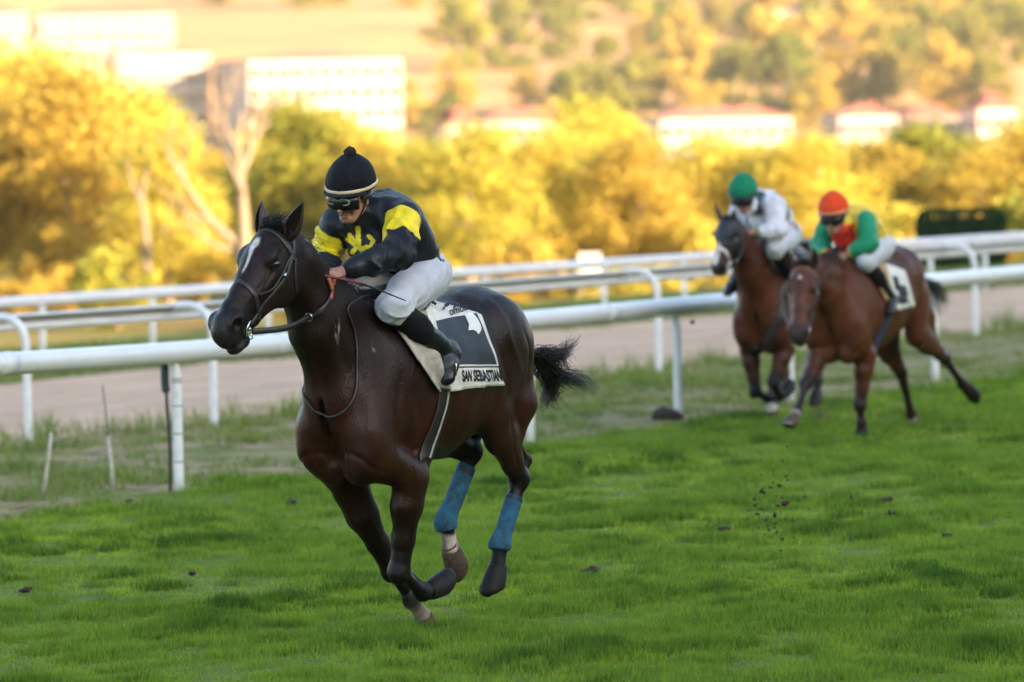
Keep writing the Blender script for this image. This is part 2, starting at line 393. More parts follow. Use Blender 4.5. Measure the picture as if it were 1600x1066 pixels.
def clump(name, rnd, n, rad, h0, h1, w, mt, lean=.5):
    v, f, c = [], [], []
    for i in range(n):
        a = rnd.uniform(0, 6.283); r = rad * math.sqrt(rnd.random()); x, y = r * math.cos(a), r * math.sin(a); h = rnd.uniform(h0, h1); th = rnd.uniform(0, 6.283); ln = rnd.gauss(0, lean) * h; la = rnd.uniform(0, 6.283)
        dx, dy = math.cos(th) * w / 2, math.sin(th) * w / 2; lx, ly = ln * math.cos(la), ln * math.sin(la); b = len(v); s = rnd.uniform(.72, 1.25); yl = rnd.random() < .05
        v += [(x - dx, y - dy, -.004), (x + dx, y + dy, -.004), (x + lx * .4 + dx * .8, y + ly * .4 + dy * .8, h * .6), (x + lx * .4 - dx * .8, y + ly * .4 - dy * .8, h * .6), (x + lx, y + ly, h)]
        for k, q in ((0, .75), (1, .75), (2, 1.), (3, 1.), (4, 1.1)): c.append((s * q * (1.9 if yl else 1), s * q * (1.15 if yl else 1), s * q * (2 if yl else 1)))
        f += [(b, b + 1, b + 2), (b, b + 2, b + 3), (b + 3, b + 2, b + 4)]
    me = mesh_np(name, v, np.array(f), np.array(c)); me.materials.append(mt); return bpy.data.objects.new(name, me)
def scatter(name, pts, rot, scl, tint, protos, kindlabel):
    cl = bpy.data.collections.new(name + '_clumps')
    for o in protos: cl.objects.link(o)
    me = bpy.data.meshes.new(name); me.vertices.add(len(pts)); me.vertices.foreach_set('co', np.asarray(pts, np.float32).ravel())
    a = me.attributes.new('rot', 'FLOAT_VECTOR', 'POINT'); a.data.foreach_set('vector', np.asarray(rot, np.float32).ravel()); a = me.attributes.new('tint', 'FLOAT', 'POINT'); a.data.foreach_set('value', np.asarray(tint, np.float32)); a = me.attributes.new('scl', 'FLOAT_VECTOR', 'POINT'); a.data.foreach_set('vector', np.asarray(scl, np.float32).ravel())
    o = bpy.data.objects.new(name, me); COL.objects.link(o); ng = bpy.data.node_groups.new(name, 'GeometryNodeTree'); ng.interface.new_socket('Geometry', in_out='INPUT', socket_type='NodeSocketGeometry'); ng.interface.new_socket('Geometry', in_out='OUTPUT', socket_type='NodeSocketGeometry')
    N = ng.nodes; L = ng.links; gi = N.new('NodeGroupInput'); go = N.new('NodeGroupOutput'); ip = N.new('GeometryNodeInstanceOnPoints'); ci = N.new('GeometryNodeCollectionInfo'); ci.inputs['Collection'].default_value = cl; ci.inputs['Separate Children'].default_value = True; ci.inputs['Reset Children'].default_value = True
    ip.inputs['Pick Instance'].default_value = True
    for nm, s in (('rot', 'Rotation'), ('scl', 'Scale')):
        na = N.new('GeometryNodeInputNamedAttribute'); na.data_type = 'FLOAT_VECTOR'; na.inputs['Name'].default_value = nm; L.new(na.outputs[0], ip.inputs[s])
    L.new(gi.outputs[0], ip.inputs['Points']); L.new(ci.outputs[0], ip.inputs['Instance']); L.new(ip.outputs[0], go.inputs[0]); md = o.modifiers.new('scatter', 'NODES'); md.node_group = ng
    tag(o, kindlabel, 'grass', kind='stuff'); return o
def build_grass():
    rnd = random.Random(11); rs = np.random.RandomState(11)
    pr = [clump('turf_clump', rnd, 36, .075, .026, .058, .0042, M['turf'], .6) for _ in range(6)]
    P, Rr, S, Ti = [], [], [], []
    def fill(y0, y1, dens, n0, n1, m, sz, margin=1.4, keep=None):
        area = (y1 - y0) * 2 * (.092 * y1 + margin); k = int(area * dens); y = rs.uniform(y0, y1, k); x = rs.uniform(-1, 1, k) * (.092 * y1 + margin); n = x * NR[0] + y * NR[1]
        ok = (np.abs(x) < .092 * y + margin) & (n > n0) & (n < n1 + .22 * nz2(x, y, 1.1, 8)); x, y = x[ok], y[ok]
        t = x * TR[0] + y * TR[1]; n = x * NR[0] + y * NR[1]
        h1 = nz2(t * .6, n, 1.7, 21); h2 = nz2(t * .7, n, 4.6, 22); h3 = nz2(t, n, 11, 23); hgt = 1 + .48 * h1 + .60 * h2 + .32 * h3 + .10 * rs.randn(len(x)); tn_ = np.clip(.50 - .45 * h1 - .68 * h2 - .40 * h3 + .12 * rs.randn(len(x)), 0, 1); bz = .034 * h1 + .026 * h2
        if keep is not None:
            kp = keep(x, y); x, y, hgt, tn_, bz = x[kp], y[kp], hgt[kp], tn_[kp], bz[kp]
        s = np.clip(hgt, .35, 2.1) * m
        Ti.append(tn_); P.append(np.stack([x, y, terrain(x, y) - .012 + np.maximum(bz, -.01)], -1)); Rr.append(np.stack([rs.normal(0, .10, len(x)), rs.normal(0, .10, len(x)), rs.uniform(0, 6.28, len(x))], -1)); S.append(np.stack([np.full(len(x), sz), np.full(len(x), sz), s], -1))
    def divot(x, y):
        return nz2(x, y, 1.7, 31) + .5 * nz2(x, y, 5, 32) > -.80
    fill(24.6, 31, 230, -20, 19.2, 1.0, .95, keep=divot); fill(31, 38, 150, -20, 19.2, 1.02, 1.15, keep=divot); fill(38, 47, 80, -20, 19.2, 1.05, 1.5, 1.8, keep=divot); fill(47, 66, 45, -20, 19.2, 1.1, 2.0, 2.5)
    fill(20, 24.6, 40, -20, 19.2, 1.0, 1.6, 6); _sd = lambda x, y: np.abs(x) > .092 * y + 1.2
    fill(24.6, 66, 12, -20, 19.2, 1.05, 2.8, 7, _sd)
    scatter('turf_grass', np.concatenate(P), np.concatenate(Rr), np.concatenate(S), np.concatenate(Ti), pr, 'short bright green turf covering the racecourse')
    P.clear(); Rr.clear(); S.clear(); Ti.clear()
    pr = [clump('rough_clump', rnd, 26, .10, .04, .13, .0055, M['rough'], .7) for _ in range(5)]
    kp = lambda x, y: (nz2(x, y, .55, 41) + .7 * nz2(x, y, 1.7, 42)) > rs.uniform(-.6, .35, len(x))
    fill(36, 72, 30, 19.1, 23.75, .62, 1.5, 2.5, kp)
    fill(42, 72, 7, 23.2, 24.2, 1.5, 1.5, 2.5)
    fill(56, 100, 8, 29.8, 34, 1.2, 2.2, 3)
    scatter('rough_grass', np.concatenate(P), np.concatenate(Rr), np.concatenate(S), np.concatenate(Ti), pr, 'patchy rough grass and weeds beside the dirt track')
build_grass()

# ------------------------------------------------------------------ running rails
M['rail'] = mat('white_plastic_rail', (.62, .63, .65), rough=.32, var=.06, vscale=3, bump=.03, bscale=20, coat=.15)
M['post'] = mat('white_painted_post', (.66, .67, .68), rough=.5, var=.10, vscale=12, bump=.1, bscale=60)
M['railgrey'] = mat('aluminium_rail', (.52, .52, .51), rough=.4, var=.10, vscale=4)
M['black'] = mat('black_rubber', (.012, .012, .013), rough=.6, var=.2)
M['teal'] = mat('dark_teal_plastic', (.008, .028, .036), rough=.4, var=.2)
def fence_curve(pts):
    """n as a function of t along the course, through the feet of posts seen in the photograph"""
    q = sorted(tn(ground(*p)) for p in pts); T = np.array([k[0] for k in q]); Nn = np.array([k[1] for k in q]); s0 = (Nn[-1] - Nn[0]) / (T[-1] - T[0])
    def f(t):
        if t < T[0]: return float(Nn[0] + s0 * (t - T[0]))
        if t > T[-1]: return float(Nn[-1] + s0 * (t - T[-1]))
        return float(np.interp(t, T, Nn))
    return f
def posts_at(f, xs, t0, t1, gap):
    """t of the posts at these photo x, then on at an even gap both ways"""
    tt = np.linspace(5, 260, 5000); P = np.array([TN(t, f(t)) for t in tt]) - CAM; px = 800 + FPX * (P @ cr) / (P @ cf); out = [float(np.interp(x, px, tt)) for x in xs]
    a = out[0] - gap
    while a > t0: out.insert(0, a); a -= gap
    a = out[-1] + gap
    while a < t1: out.append(a); a += gap
    return out
def rail_near():
    f = fence_curve([(280, 768), (1060, 657), (1236, 630), (1462, 597)]); b = TN(40, f(40)); r = empty('running_rail', tuple(b)); tag(r, 'thick round white plastic running rail along the edge of the turf', 'rail fence', 'white rails along the course'); inv = Matrix.Translation(-Vector(b))
    ts = posts_at(f, [280, 560, 829, 1060, 1236, 1462], 20, 112, 4.2); t9 = ts[[i for i, t in enumerate(ts) if abs(t - posts_at(f, [280], 999, -999, 9)[0]) < .01][0]]
    def zz(t): return .985 + .075 * sstep(t9 + 1.5, t9 - 6, t)
    mb = MB(); mb.tube([TN(t, f(t), float(zz(t))) for t in np.linspace(18, 112, 120)], .078, 20); o = mb.build('rail', M['rail'], r); o.matrix_parent_inverse = inv
    for t in ts:
        n = f(t); h = float(zz(t)) - .985; mb = MB(); P = [TN(t, n, -.05), TN(t, n, .5), TN(t, n, .78 + h), TN(t - .006, n + .01, .86 + h), TN(t - .03, n + .02, .93 + h)]; mb.tube(catmull(P, 14), .036, 12); o = mb.build('post', M['post'], r); o.matrix_parent_inverse = inv
        if abs(t - t9) < .01:
            pass
        if t < 90: q = MB(); q.tube([TN(s_, f(s_), float(zz(s_))) for s_ in (t + 1.55, t + 1.75)], .0815, 20); k = q.build('joint_sleeve', M['rail'], r); k.matrix_parent_inverse = inv
        if abs(t - t9) < .01:
            for z in (.21, .41, .61, .78, .80):
                q = MB(); q.tube([TN(t, n, z), TN(t, n, z + .007)], .0385, 14); q.build('tie', M['black'], o)
rail_near()
def rail_mid():
    f = fence_curve([(45, 695), (335, 668), (1030, 585), (1525, 525)]); b = TN(50, f(50)); r = empty('running_rail', tuple(b)); tag(r, 'flat white rail on curved gooseneck posts beside the dirt track', 'rail fence', 'white rails along the course'); inv = Matrix.Translation(-Vector(b))
    tl = np.linspace(22, 132, 90)
    mb = MB(); mb.tube([TN(t, f(t) + .44, .965) for t in tl], .035, 12, flat=.036, side=tuple(NR)); o = mb.build('rail', M['rail'], r); o.matrix_parent_inverse = inv
    mb = MB(); mb.tube([TN(t, f(t) + .40, 1.06) for t in tl], .060, 12, flat=.018, side=tuple(NR)); o = mb.build('rail_lip', M['railgrey'], r); o.matrix_parent_inverse = inv
    mb = MB(); mb.tube([TN(t, f(t) + .46, 1.01) for t in tl], .010, 8, flat=.04, side=tuple(NR)); o = mb.build('rail_web', M['railgrey'], r); o.matrix_parent_inverse = inv
    for t in posts_at(f, [45, 335, 690, 1030, 1525], 25, 132, 4.6):
        n = f(t); P = [TN(t, n, -.05), TN(t, n, .4), TN(t, n, .78), TN(t, n + .02, .92), TN(t, n + .09, 1.02), TN(t, n + .20, 1.065), TN(t, n + .37, 1.065)]
        mb = MB(); mb.tube(catmull(P, 26), .036, 12); o = mb.build('post', M['post'], r); o.matrix_parent_inverse = inv
rail_mid()
def rail_far():
    f = fence_curve([(68, 582), (1540, 455)]); b = TN(60, f(60)); r = empty('running_rail', tuple(b)); tag(r, 'low white rail on straight posts on the far side of the dirt track', 'rail fence', 'white rails along the course'); inv = Matrix.Translation(-Vector(b))
    mb = MB(); mb.tube([TN(t, f(t), .79) for t in np.linspace(28, 190, 60)], .05, 12, flat=.062, side=tuple(NR)); o = mb.build('rail', M['rail'], r); o.matrix_parent_inverse = inv
    for t in posts_at(f, [68, 240, 420, 585, 760, 945, 1070, 1180, 1290, 1380, 1455, 1540], 30, 190, 4.0):
        mb = MB(); mb.tube([TN(t, f(t), -.08), TN(t, f(t), .4), TN(t, f(t), .75)], .036, 10); o = mb.build('post', M['post'], r); o.matrix_parent_inverse = inv
rail_far()
def small_things():
    # cable hanging at the near post
    g = ground(266, 768); r = empty('cable', tuple(g)); tag(r, 'black cable with a dark sleeve hanging beside the near rail post', 'cable')
    mb = MB(); mb.tube(catmull([(0, 0, -.02), (.004, 0, .3), (-.008, 0, .6), (-.012, 0, .74)], 20), .011, 8); mb.build('cord', M['black'], r)
    mb = MB(); mb.tube(catmull([(-.012, 0, .70), (-.016, 0, .74), (-.02, 0, .80), (-.02, 0, .95)], 14), [.012, .018] + [.030] * 12, 10); mb.build('sleeve', M['teal'], r)
    M['stake'] = mat('pale_weathered_stick', (.45, .42, .34), rough=.85, var=.25, vscale=20)
    for (x0, y0, x1, y1, lab, wire) in ((68, 772, 80, 676, 'short pale stick leaning in the rough grass beside the rail', 0), (177, 766, 169, 682, 'pale stick with a thin dark wire standing in the rough grass', 1)):
        a = ground(x0, y0); b = at_depth(x1, y1, a[1] + .05) - a; s = empty('marker_stick', tuple(a)); tag(s, lab, 'stick', 'sticks in the rough grass')
        mb = MB(); mb.tube([-b * .06, b * .5 + V3(.004, 0, 0), b], [.017, .015, .011], 8); mb.build('stick', M['stake'], s)
        if wire: mb = MB(); mb.tube(catmull([b * .9, b * 1.4, b * 1.95 + V3(-.006, 0, 0)], 8), .004, 5); mb.build('wire', M['black'], s)
    # clods and divots lying on the turf, and bits of turf flying
    M['soil'] = mat('dark_soil', (.035, .022, .014), rough=.95, var=.45, vscale=30, bump=.8, bscale=60)
    rnd = random.Random(8)
    def lump(p, r, name, lab, group, fl=.6, cat='clod'):
        S = Solid(r / 5); ax = np.eye(3)
        for i in range(5): S.el(V3(rnd.gauss(0, r * .45), rnd.gauss(0, r * .45), rnd.gauss(0, r * .25 * fl)), (r * rnd.uniform(.4, .7), r * rnd.uniform(.4, .7), r * rnd.uniform(.35, .6) * fl), k=r * .3)
        v, F = S.mesh(0); v = v + vnoise(v / r * 3.3, rnd.randrange(99))[:, None] * vert_normals(v, F) * r * .18
        o = link(name, mesh_np(name, v, F), M['soil'], None, smooth=False); o.location = p; tag(o, lab, cat, group); return o
    for px, py, r, lab in ((452, 792, .055, 'dark clod lying on the turf beside the near rail post'), (920, 898, .05, 'brown divot in the turf behind the leading horse'), (1380, 790, .05, 'dark clod on the turf in front of the chasing horses'), (300, 905, .03, None), (40, 930, .035, None), (1130, 835, .04, None), (1060, 930, .03, None), (1475, 845, .035, None), (200, 790, .03, None)):
        lump(tuple(ground(px, py) + V3(0, 0, .03)), r, 'turf_clod', lab or 'small brown clod lying in the short turf', 'clods lying on the turf', .5)
    fly = [(1226, 785, .024), (1190, 768, .013), (1205, 762, .008), (1218, 759, .010), (1178, 780, .009), (1180, 790, .008), (1210, 805, .013), (1183, 803, .010), (1196, 812, .009), (1212, 818, .008), (1232, 750, .006), (1229, 745, .008), (1202, 828, .007), (1222, 842, .010), (1195, 835, .006), (1240, 812, .006), (1258, 776, .007), (1330, 777, .008), (1390, 803, .012), (1222, 720, .007), (1230, 698, .006), (1213, 832, .008), (904, 722, .007), (1203, 862, .010), (1155, 616, .009), (1480, 594, .010), (1082, 504, .014), (1082, 592, .009), (1175, 575, .006), (1190, 795, .007), (1170, 798, .006), (1215, 790, .008)]
    fly += [(1208 + rnd.gauss(0, 22), 800 + rnd.gauss(0, 40), rnd.uniform(.0025, .006)) for _ in range(46)]
    for px, py, r in fly:
        Y = 33.5 + rnd.uniform(-1.2, 1.2) if py > 650 else 43.0
        lump(tuple(at_depth(px, py, Y)), r * 1.35, 'flying_clod', 'bit of dark turf flying through the air behind the hooves', 'bits of turf kicked into the air', 1.0)
    lump(tuple(ground(1040, 657) + V3(0, 0, .03)), .16, 'soil_heap', 'low dark heap of soil at the foot of the rail', None, .55, 'soil heap')
    # spray of soil thrown up by a hoof
    g = ground(1292, 668); v, f = [], []
    for i in range(420):
        h = abs(rnd.gauss(0, .16)); p = g + V3(rnd.gauss(-.02 - h * .25, .04 + h * .12), rnd.gauss(0, .08), h); r = rnd.uniform(.003, .009) * (1.4 if h < .1 else 1); b = len(v)
        for q in ((1, 0, 0), (-.5, .8, 0), (-.5, -.8, 0), (0, 0, 1.2)): v.append(p + np.array(q) * r)
        f += [(b, b + 1, b + 2), (b, b + 1, b + 3), (b + 1, b + 2, b + 3), (b + 2, b, b + 3)]
    M['dust'] = mat('loose_soil', (.13, .085, .06), rough=.95, var=.3)
    o = link('soil_spray', mesh_np('soil_spray', v, np.array(f)), M['dust'], None, False); tag(o, 'spray of loose brown soil thrown up by a hoof', 'soil', kind='stuff')
small_things()
# ------------------------------------------------------------------ trees, hedge, houses
def leaf_mat(name, c1, c2, trans=.5):
    m = bpy.data.materials.new(name); m.use_nodes = True; nt = m.node_tree; N = nt.nodes; L = nt.links; p = N['Principled BSDF']; p.inputs['Roughness'].default_value = .6; p.inputs['Specular IOR Level'].default_value = .2
    at = N.new('ShaderNodeAttribute'); at.attribute_name = 'Col'; oi = N.new('ShaderNodeObjectInfo'); x = N.new('ShaderNodeMix'); x.data_type = 'RGBA'; x.inputs[6].default_value = (*c1, 1); x.inputs[7].default_value = (*c2, 1); L.new(oi.outputs['Random'], x.inputs[0])
    y = N.new('ShaderNodeMix'); y.data_type = 'RGBA'; y.blend_type = 'MULTIPLY'; y.inputs[0].default_value = 1; L.new(x.outputs[2], y.inputs[6]); L.new(at.outputs['Color'], y.inputs[7]); L.new(y.outputs[2], p.inputs['Base Color'])
    t = N.new('ShaderNodeBsdfTranslucent'); L.new(y.outputs[2], t.inputs[0]); s = N.new('ShaderNodeMixShader'); s.inputs[0].default_value = trans; L.new(p.outputs[0], s.inputs[1]); L.new(t.outputs[0], s.inputs[2]); L.new(s.outputs[0], N['Material Output'].inputs[0]); return m
M['leaf_yellow'] = leaf_mat('yellow_green_leaves', (.62, .50, .09), (.50, .45, .075), .6)
M['leaf_green'] = leaf_mat('green_leaves', (.25, .26, .035), (.33, .30, .04), .5)
M['leaf_olive'] = leaf_mat('olive_leaves', (.42, .32, .055), (.46, .32, .055), .5)
M['leaf_hill'] = leaf_mat('hillside_leaves', (.14, .155, .025), (.25, .205, .032), .4)
M['leaf_hedge'] = leaf_mat('hedge_leaves', (.022, .055, .012), (.022, .055, .012), .2)
M['bark'] = mat('pale_bark', (.30, .225, .15), rough=.9, vcol=(.17, .12, .08), vscale=6, bump=.5, bscale=14, stretch=(1, 1, .3))
M['palebark'] = mat('bleached_bark', (.26, .195, .13), rough=.9, vcol=(.18, .13, .09), vscale=5, bump=.4, bscale=14, stretch=(1, 1, .3))
def leaf_cards(centres, radii, n, size, rs, flat=.8, hollow=.55):
    """n small leaf faces spread through blobs; outer ones face outwards"""
    C = np.array(centres); Rr = np.array(radii); k = rs.choice(len(C), n, p=Rr ** 2 / (Rr ** 2).sum()); d = rs.normal(size=(n, 3)); d /= np.linalg.norm(d, axis=1)[:, None]
    r = Rr[k] * (hollow + (1 - hollow) * rs.rand(n) ** .5) * (1 + .28 * rs.normal(size=n)); p = C[k] + d * r[:, None] * np.array([1, 1, flat])
    nn = d + .75 * rs.normal(size=(n, 3)); nn /= np.linalg.norm(nn, axis=1)[:, None]; a = np.cross(nn, rs.normal(size=(n, 3))); a /= np.linalg.norm(a, axis=1)[:, None]; b = np.cross(nn, a); s = size * rs.uniform(.6, 1.3, n)[:, None]
    v = np.stack([p - a * s, p - b * s * .55, p + a * s, p + b * s * .55], 1).reshape(-1, 3); f = np.arange(n * 4).reshape(-1, 4)
    t = rs.uniform(.8, 1.2, n) * (1 + .10 * np.sin(k * 2.3)); hue = rs.uniform(-.12, .12, n); col = np.stack([t * (1 + hue), t, t * (1 - hue)], -1); return v, f, np.repeat(col, 4, 0)
def make_tree(name, seed, h, rad, nleaf, leaf, nblob, trunk_r, mt, bark, low=.2, limbs=7, col_top=1.0):
    """tapered trunk with limbs, crown of leaf clumps with gaps; base at the origin"""
    rnd = random.Random(seed); rs = np.random.RandomState(seed); root = empty(name)
    mb = MB(); lx, ly = rnd.uniform(-.06, .06) * h, rnd.uniform(-.06, .06) * h
    tk = catmull([(0, 0, -.3), (lx * .3, ly * .3, h * .25), (lx, ly, h * .55), (lx * 1.2, ly, h * .85)], 14); mb.tube(tk, np.linspace(trunk_r, trunk_r * .2, 14), 8); ends = []
    for i in range(limbs):
        t = rnd.uniform(.25, .75); p = tk[int(t * 13)]; a = rnd.uniform(0, 6.283) if i > 1 else i * 3.14 + rnd.uniform(-.5, .5); L = rad * rnd.uniform(.6, 1.0); q = p + V3(math.cos(a) * L, math.sin(a) * L, h * rnd.uniform(.10, .3)); m = lerp(p, q, .5) + V3(0, 0, -h * .02)
        mb.tube(catmull([p, m, q], 8), np.linspace(trunk_r * .45, trunk_r * .1, 8), 6); ends.append(q)
    mb.build('trunk', bark, root)
    C, Rr = [], []
    for i in range(nblob):
        z = low + (1 - low) * rnd.random() ** .8; w = math.sin(math.pi * min(1, max(.08, (z - low) / (1 - low) * .82 + .12))) ** .6; a = rnd.uniform(0, 6.283); d = rad * w * math.sqrt(rnd.random()) * .85
        C.append((math.cos(a) * d + lx * z, math.sin(a) * d + ly * z, z * h * .93)); Rr.append(rad * rnd.uniform(.20, .46))
    for e in ends: C.append(tuple(e)); Rr.append(rad * rnd.uniform(.25, .38))
    v, f, c = leaf_cards(C, Rr, nleaf, leaf, rs); link('crown', mesh_np('crown', v, f, c), mt, root, smooth=False); return root
def place(proto, loc, sx, sz, rz, label, cat, group, mt=None, used={}):
    if proto.name in used: o = copy_tree(proto)
    else: o = proto; used[proto.name] = 1
    o.location = tuple(loc); o.scale = (sx, sx, sz); o.rotation_euler = (0, 0, rz)
    for ch in o.children:
        if mt and ch.name.startswith('crown'): ch.material_slots[0].link = 'OBJECT'; ch.material_slots[0].material = mt
    return tag(o, label, cat, group)
def river_trees():
    rnd = random.Random(4)
    pr = [make_tree('riverside_tree', 100 + i, 8.0, 2.4, 11000, .115, 55, .17, M['leaf_yellow'], M['bark'], .12 + .05 * (i % 2)) for i in range(4)]
    sh = [make_tree('riverside_bush', 140 + i, 2.6, 1.5, 2600, .13, 14, .05, M['leaf_olive'], M['bark'], .05, 4) for i in range(2)]
    Yl, G, O = M['leaf_yellow'], M['leaf_green'], M['leaf_olive']
    T = {'y': (Yl, 'yellow-green riverside tree standing in low sun behind the rails'), 'g': (G, 'darker green riverside tree standing among the yellow ones'), 'o': (O, 'olive brown riverside tree standing behind the rails')}
    # photo x of the trunk, top y, distance, width factor, kind
    L = [(-40, 120, 168, 1.1, 'o'), (45, 62, 172, 1.15, 'y'), (120, 78, 165, 1.1, 'o'), (205, 118, 176, 1.0, 'y'), (265, 200, 160, .8, 'y'), (420, 190, 185, .8, 'y'), (470, 155, 172, 1.0, 'g'), (520, 165, 180, .9, 'y'), (600, 205, 170, 1.0, 'y'), (665, 232, 182, .9, 'g'), (735, 196, 165, 1.1, 'y'),
         (800, 250, 178, .8, 'o'), (855, 205, 168, 1.0, 'y'), (925, 152, 175, 1.15, 'y'), (990, 215, 166, .9, 'o'), (1055, 240, 180, .9, 'y'), (1120, 212, 170, 1.0, 'y'), (1190, 228, 176, .9, 'o'), (1262, 212, 168, 1.05, 'y'), (1330, 222, 178, .95, 'g'), (1385, 215, 170, 1.0, 'o'), (1450, 195, 176, 1.1, 'g'), (1520, 225, 168, 1.0, 'o'), (1580, 200, 180, 1.0, 'y'), (1650, 180, 170, 1.1, 'o'), (350, 235, 196, .9, 'o')] + [(x, 120 + 60 * (i % 3), 165 + 6 * (i % 4), 1.05, 'yoyg'[i % 4]) for i, x in enumerate(list(range(-620, -80, 78)) + list(range(1720, 2250, 78)))]
    def near(px):
        for x1, ph in ((90, 'below the cream balcony blocks'), (180, 'in front of the white block with red panels'), (290, 'beside the slender pale bare trunk'), (450, 'beside the bleached leafless tree'), (640, 'below the large white apartment block'), (745, 'below the small pink house'), (830, 'below the white house with red roof'), (960, 'behind the small white cabinet'), (1080, 'below the low white house'), (1200, 'below the long white terrace'), (1300, 'between the long terrace and the white row'), (1420, 'below the white house row'), (1560, 'behind the clipped dark hedge'), (9999, 'past the end of the clipped hedge')):
            if px < x1: return ph
    T = {'y': (Yl, 'yellow-green riverside tree '), 'g': (G, 'darker green riverside tree '), 'o': (O, 'olive brown riverside tree ')}
    for px, py, Y, w, k in L:
        b = at_depth(px, 450, Y); z0 = float(terrain(b[0], b[1])[0]); top = at_depth(px, py, Y)[2]; h = top - z0
        place(pr[rnd.randrange(4)], (b[0], b[1], z0), w * (.75 + .25 * h / 8), h / 8.0, rnd.uniform(0, 6.28), T[k][1] + near(px), 'tree', 'trees along the river bank', T[k][0])
    for i in range(50):
        px = -480 + i * 52 + rnd.uniform(-15, 15); Y = rnd.uniform(140, 168); b = at_depth(px, 450, Y); z0 = float(terrain(b[0], b[1])[0]); k = rnd.choice('yooog')
        if rnd.random() < .5: continue
        place(sh[rnd.randrange(2)], (b[0], b[1], z0), rnd.uniform(.6, 1.1), rnd.uniform(.45, 1.0), rnd.uniform(0, 6.28), {'y': 'low yellow-green bush ', 'o': 'low olive bush ', 'g': 'low dark green bush '}[k] + near(px), 'bush', 'bushes under the riverside trees', T[k][0])
    # bare bleached tree leaning at the left
    Y = 150.0; b = at_depth(372, 445, Y); z0 = float(terrain(b[0], b[1])[0]); r = empty('bare_tree', (b[0], b[1], z0)); tag(r, 'bleached leafless tree with pale forked limbs among the yellow trees', 'tree', 'trees along the river bank'); base = V3(b[0], b[1], z0)
    def Pp(px, py, dy=0): return at_depth(px, py, Y + dy) - base
    mb = MB(); mb.tube(catmull([V3(0, 0, -.2), Pp(382, 380), Pp(378, 300), Pp(372, 235), Pp(378, 175)], 20), np.linspace(.20, .04, 20), 10); mb.build('trunk', M['palebark'], r)
    for pts, r0 in (([(380, 300), (350, 235), (335, 190)], .11), ([(380, 390), (330, 345), (292, 290), (262, 240)], .15), ([(378, 270), (398, 215), (408, 165)], .11), ([(372, 240), (352, 195), (356, 160)], .08), ([(382, 395), (340, 385), (300, 360)], .10), ([(350, 235), (340, 205), (350, 175)], .06), ([(398, 215), (415, 195), (425, 170)], .06), ([(330, 345), (310, 340), (285, 330)], .07), ([(392, 230), (388, 195), (394, 160)], .06), ([(292, 290), (285, 260), (292, 235)], .06)):
        mb = MB(); mb.tube(catmull([Pp(*q, dy=rnd.uniform(-.3, .3)) for q in pts], 12), np.linspace(r0, r0 * .18, 12), 8); mb.build('limb', M['palebark'], r)
        q = [Pp(*k) for k in pts]
        for i in range(5):
            a = lerp(q[-2], q[-1], rnd.uniform(.1, 1.0)); d = nrm(q[-1] - q[-2]) * rnd.uniform(.4, 1.0) + V3(rnd.uniform(-.6, .6), rnd.uniform(-.3, .3), rnd.uniform(.1, .6)); mb = MB(); mb.tube(catmull([a, a + d * .5 + V3(0, 0, .05), a + d + V3(rnd.uniform(-.2, .2), 0, .2)], 6), np.linspace(r0 * .3, .008, 6), 5); mb.build('twig', M['palebark'], r)
    # slender pale trunk standing in front of the leaves
    b = at_depth(233, 440, 152); z0 = float(terrain(b[0], b[1])[0]); r = empty('bare_tree', (b[0], b[1], z0)); base = V3(b[0], b[1], z0); tag(r, 'slender pale bare trunk standing in front of the yellow trees', 'tree', 'trees along the river bank'); Y = 152
    mb = MB(); mb.tube(catmull([V3(0, 0, -.2), Pp(228, 370), Pp(222, 310), Pp(232, 255)], 14), np.linspace(.13, .03, 14), 8); mb.build('trunk', M['palebark'], r)
    mb = MB(); mb.tube(catmull([Pp(222, 320), Pp(205, 280), Pp(200, 245)], 8), np.linspace(.07, .015, 8), 6); mb.build('limb', M['palebark'], r)
river_trees()
def hedge():
    rs = np.random.RandomState(5); Y = 104.0; a = at_depth(1434, 372, Y); b = at_depth(1570, 365, Y); w = b[0] - a[0]; top = at_depth(1500, 327, Y)[2]; cx = (a[0] + b[0]) / 2; z0 = float(terrain(cx, Y)[0]); h = top - z0
    o = empty('clipped_hedge', (cx, Y, z0)); tag(o, 'dark green hedge clipped into a box beyond the far rail', 'hedge')
    n = 5200; f = rs.randint(0, 3, n); p = rs.uniform(-1, 1, (n, 3)); s = np.sign(rs.uniform(-1, 1, n)); p[np.arange(n), f] = s * (1 - .05 * rs.rand(n)); e = (np.abs(p) ** 7).sum(1) ** (1 / 7); p = p / e[:, None] * np.array([w / 2, .5, h / 2]); p[:, 2] += h / 2
    v, ff, c = leaf_cards([(0, 0, 0)], [1e-3], n, .05, rs); v = v.reshape(-1, 4, 3) + p[:, None]; link('foliage', mesh_np('hedge', v.reshape(-1, 3), ff, c), M['leaf_hedge'], o, False)
    mb = MB(); mb.box((0, 0, h / 2 - .05), (w / 2 - .14, .36, h / 2 - .10)); mb.build('twigs', mat('hedge_twigs', (.012, .022, .008), rough=.95, var=.3), o, False)
hedge()
def sign_box():
    Y = 140.0; b = at_depth(922, 440, Y); z0 = float(terrain(b[0], b[1])[0]); o = empty('equipment_cabinet', (b[0], b[1], z0)); tag(o, 'small white cabinet on legs below the riverside trees', 'cabinet'); t = at_depth(922, 392, Y)[2] - z0
    mb = MB(); mb.box((0, 0, t - .35), (.28, .18, .30)); mb.build('box', mat('white_cabinet', (.45, .42, .38), rough=.5, var=.05), o, False)
    mb = MB(); mb.box((0, -.185, t - .35), (.23, .006, .25)); mb.build('door', mat('cabinet_door', (.42, .39, .35), rough=.5, var=.05), o, False)
    for s in (1, -1): mb = MB(); mb.tube([(s * .22, 0, -.1), (s * .22, 0, t - .64)], .03, 8); mb.build('leg', M['bark'], o)
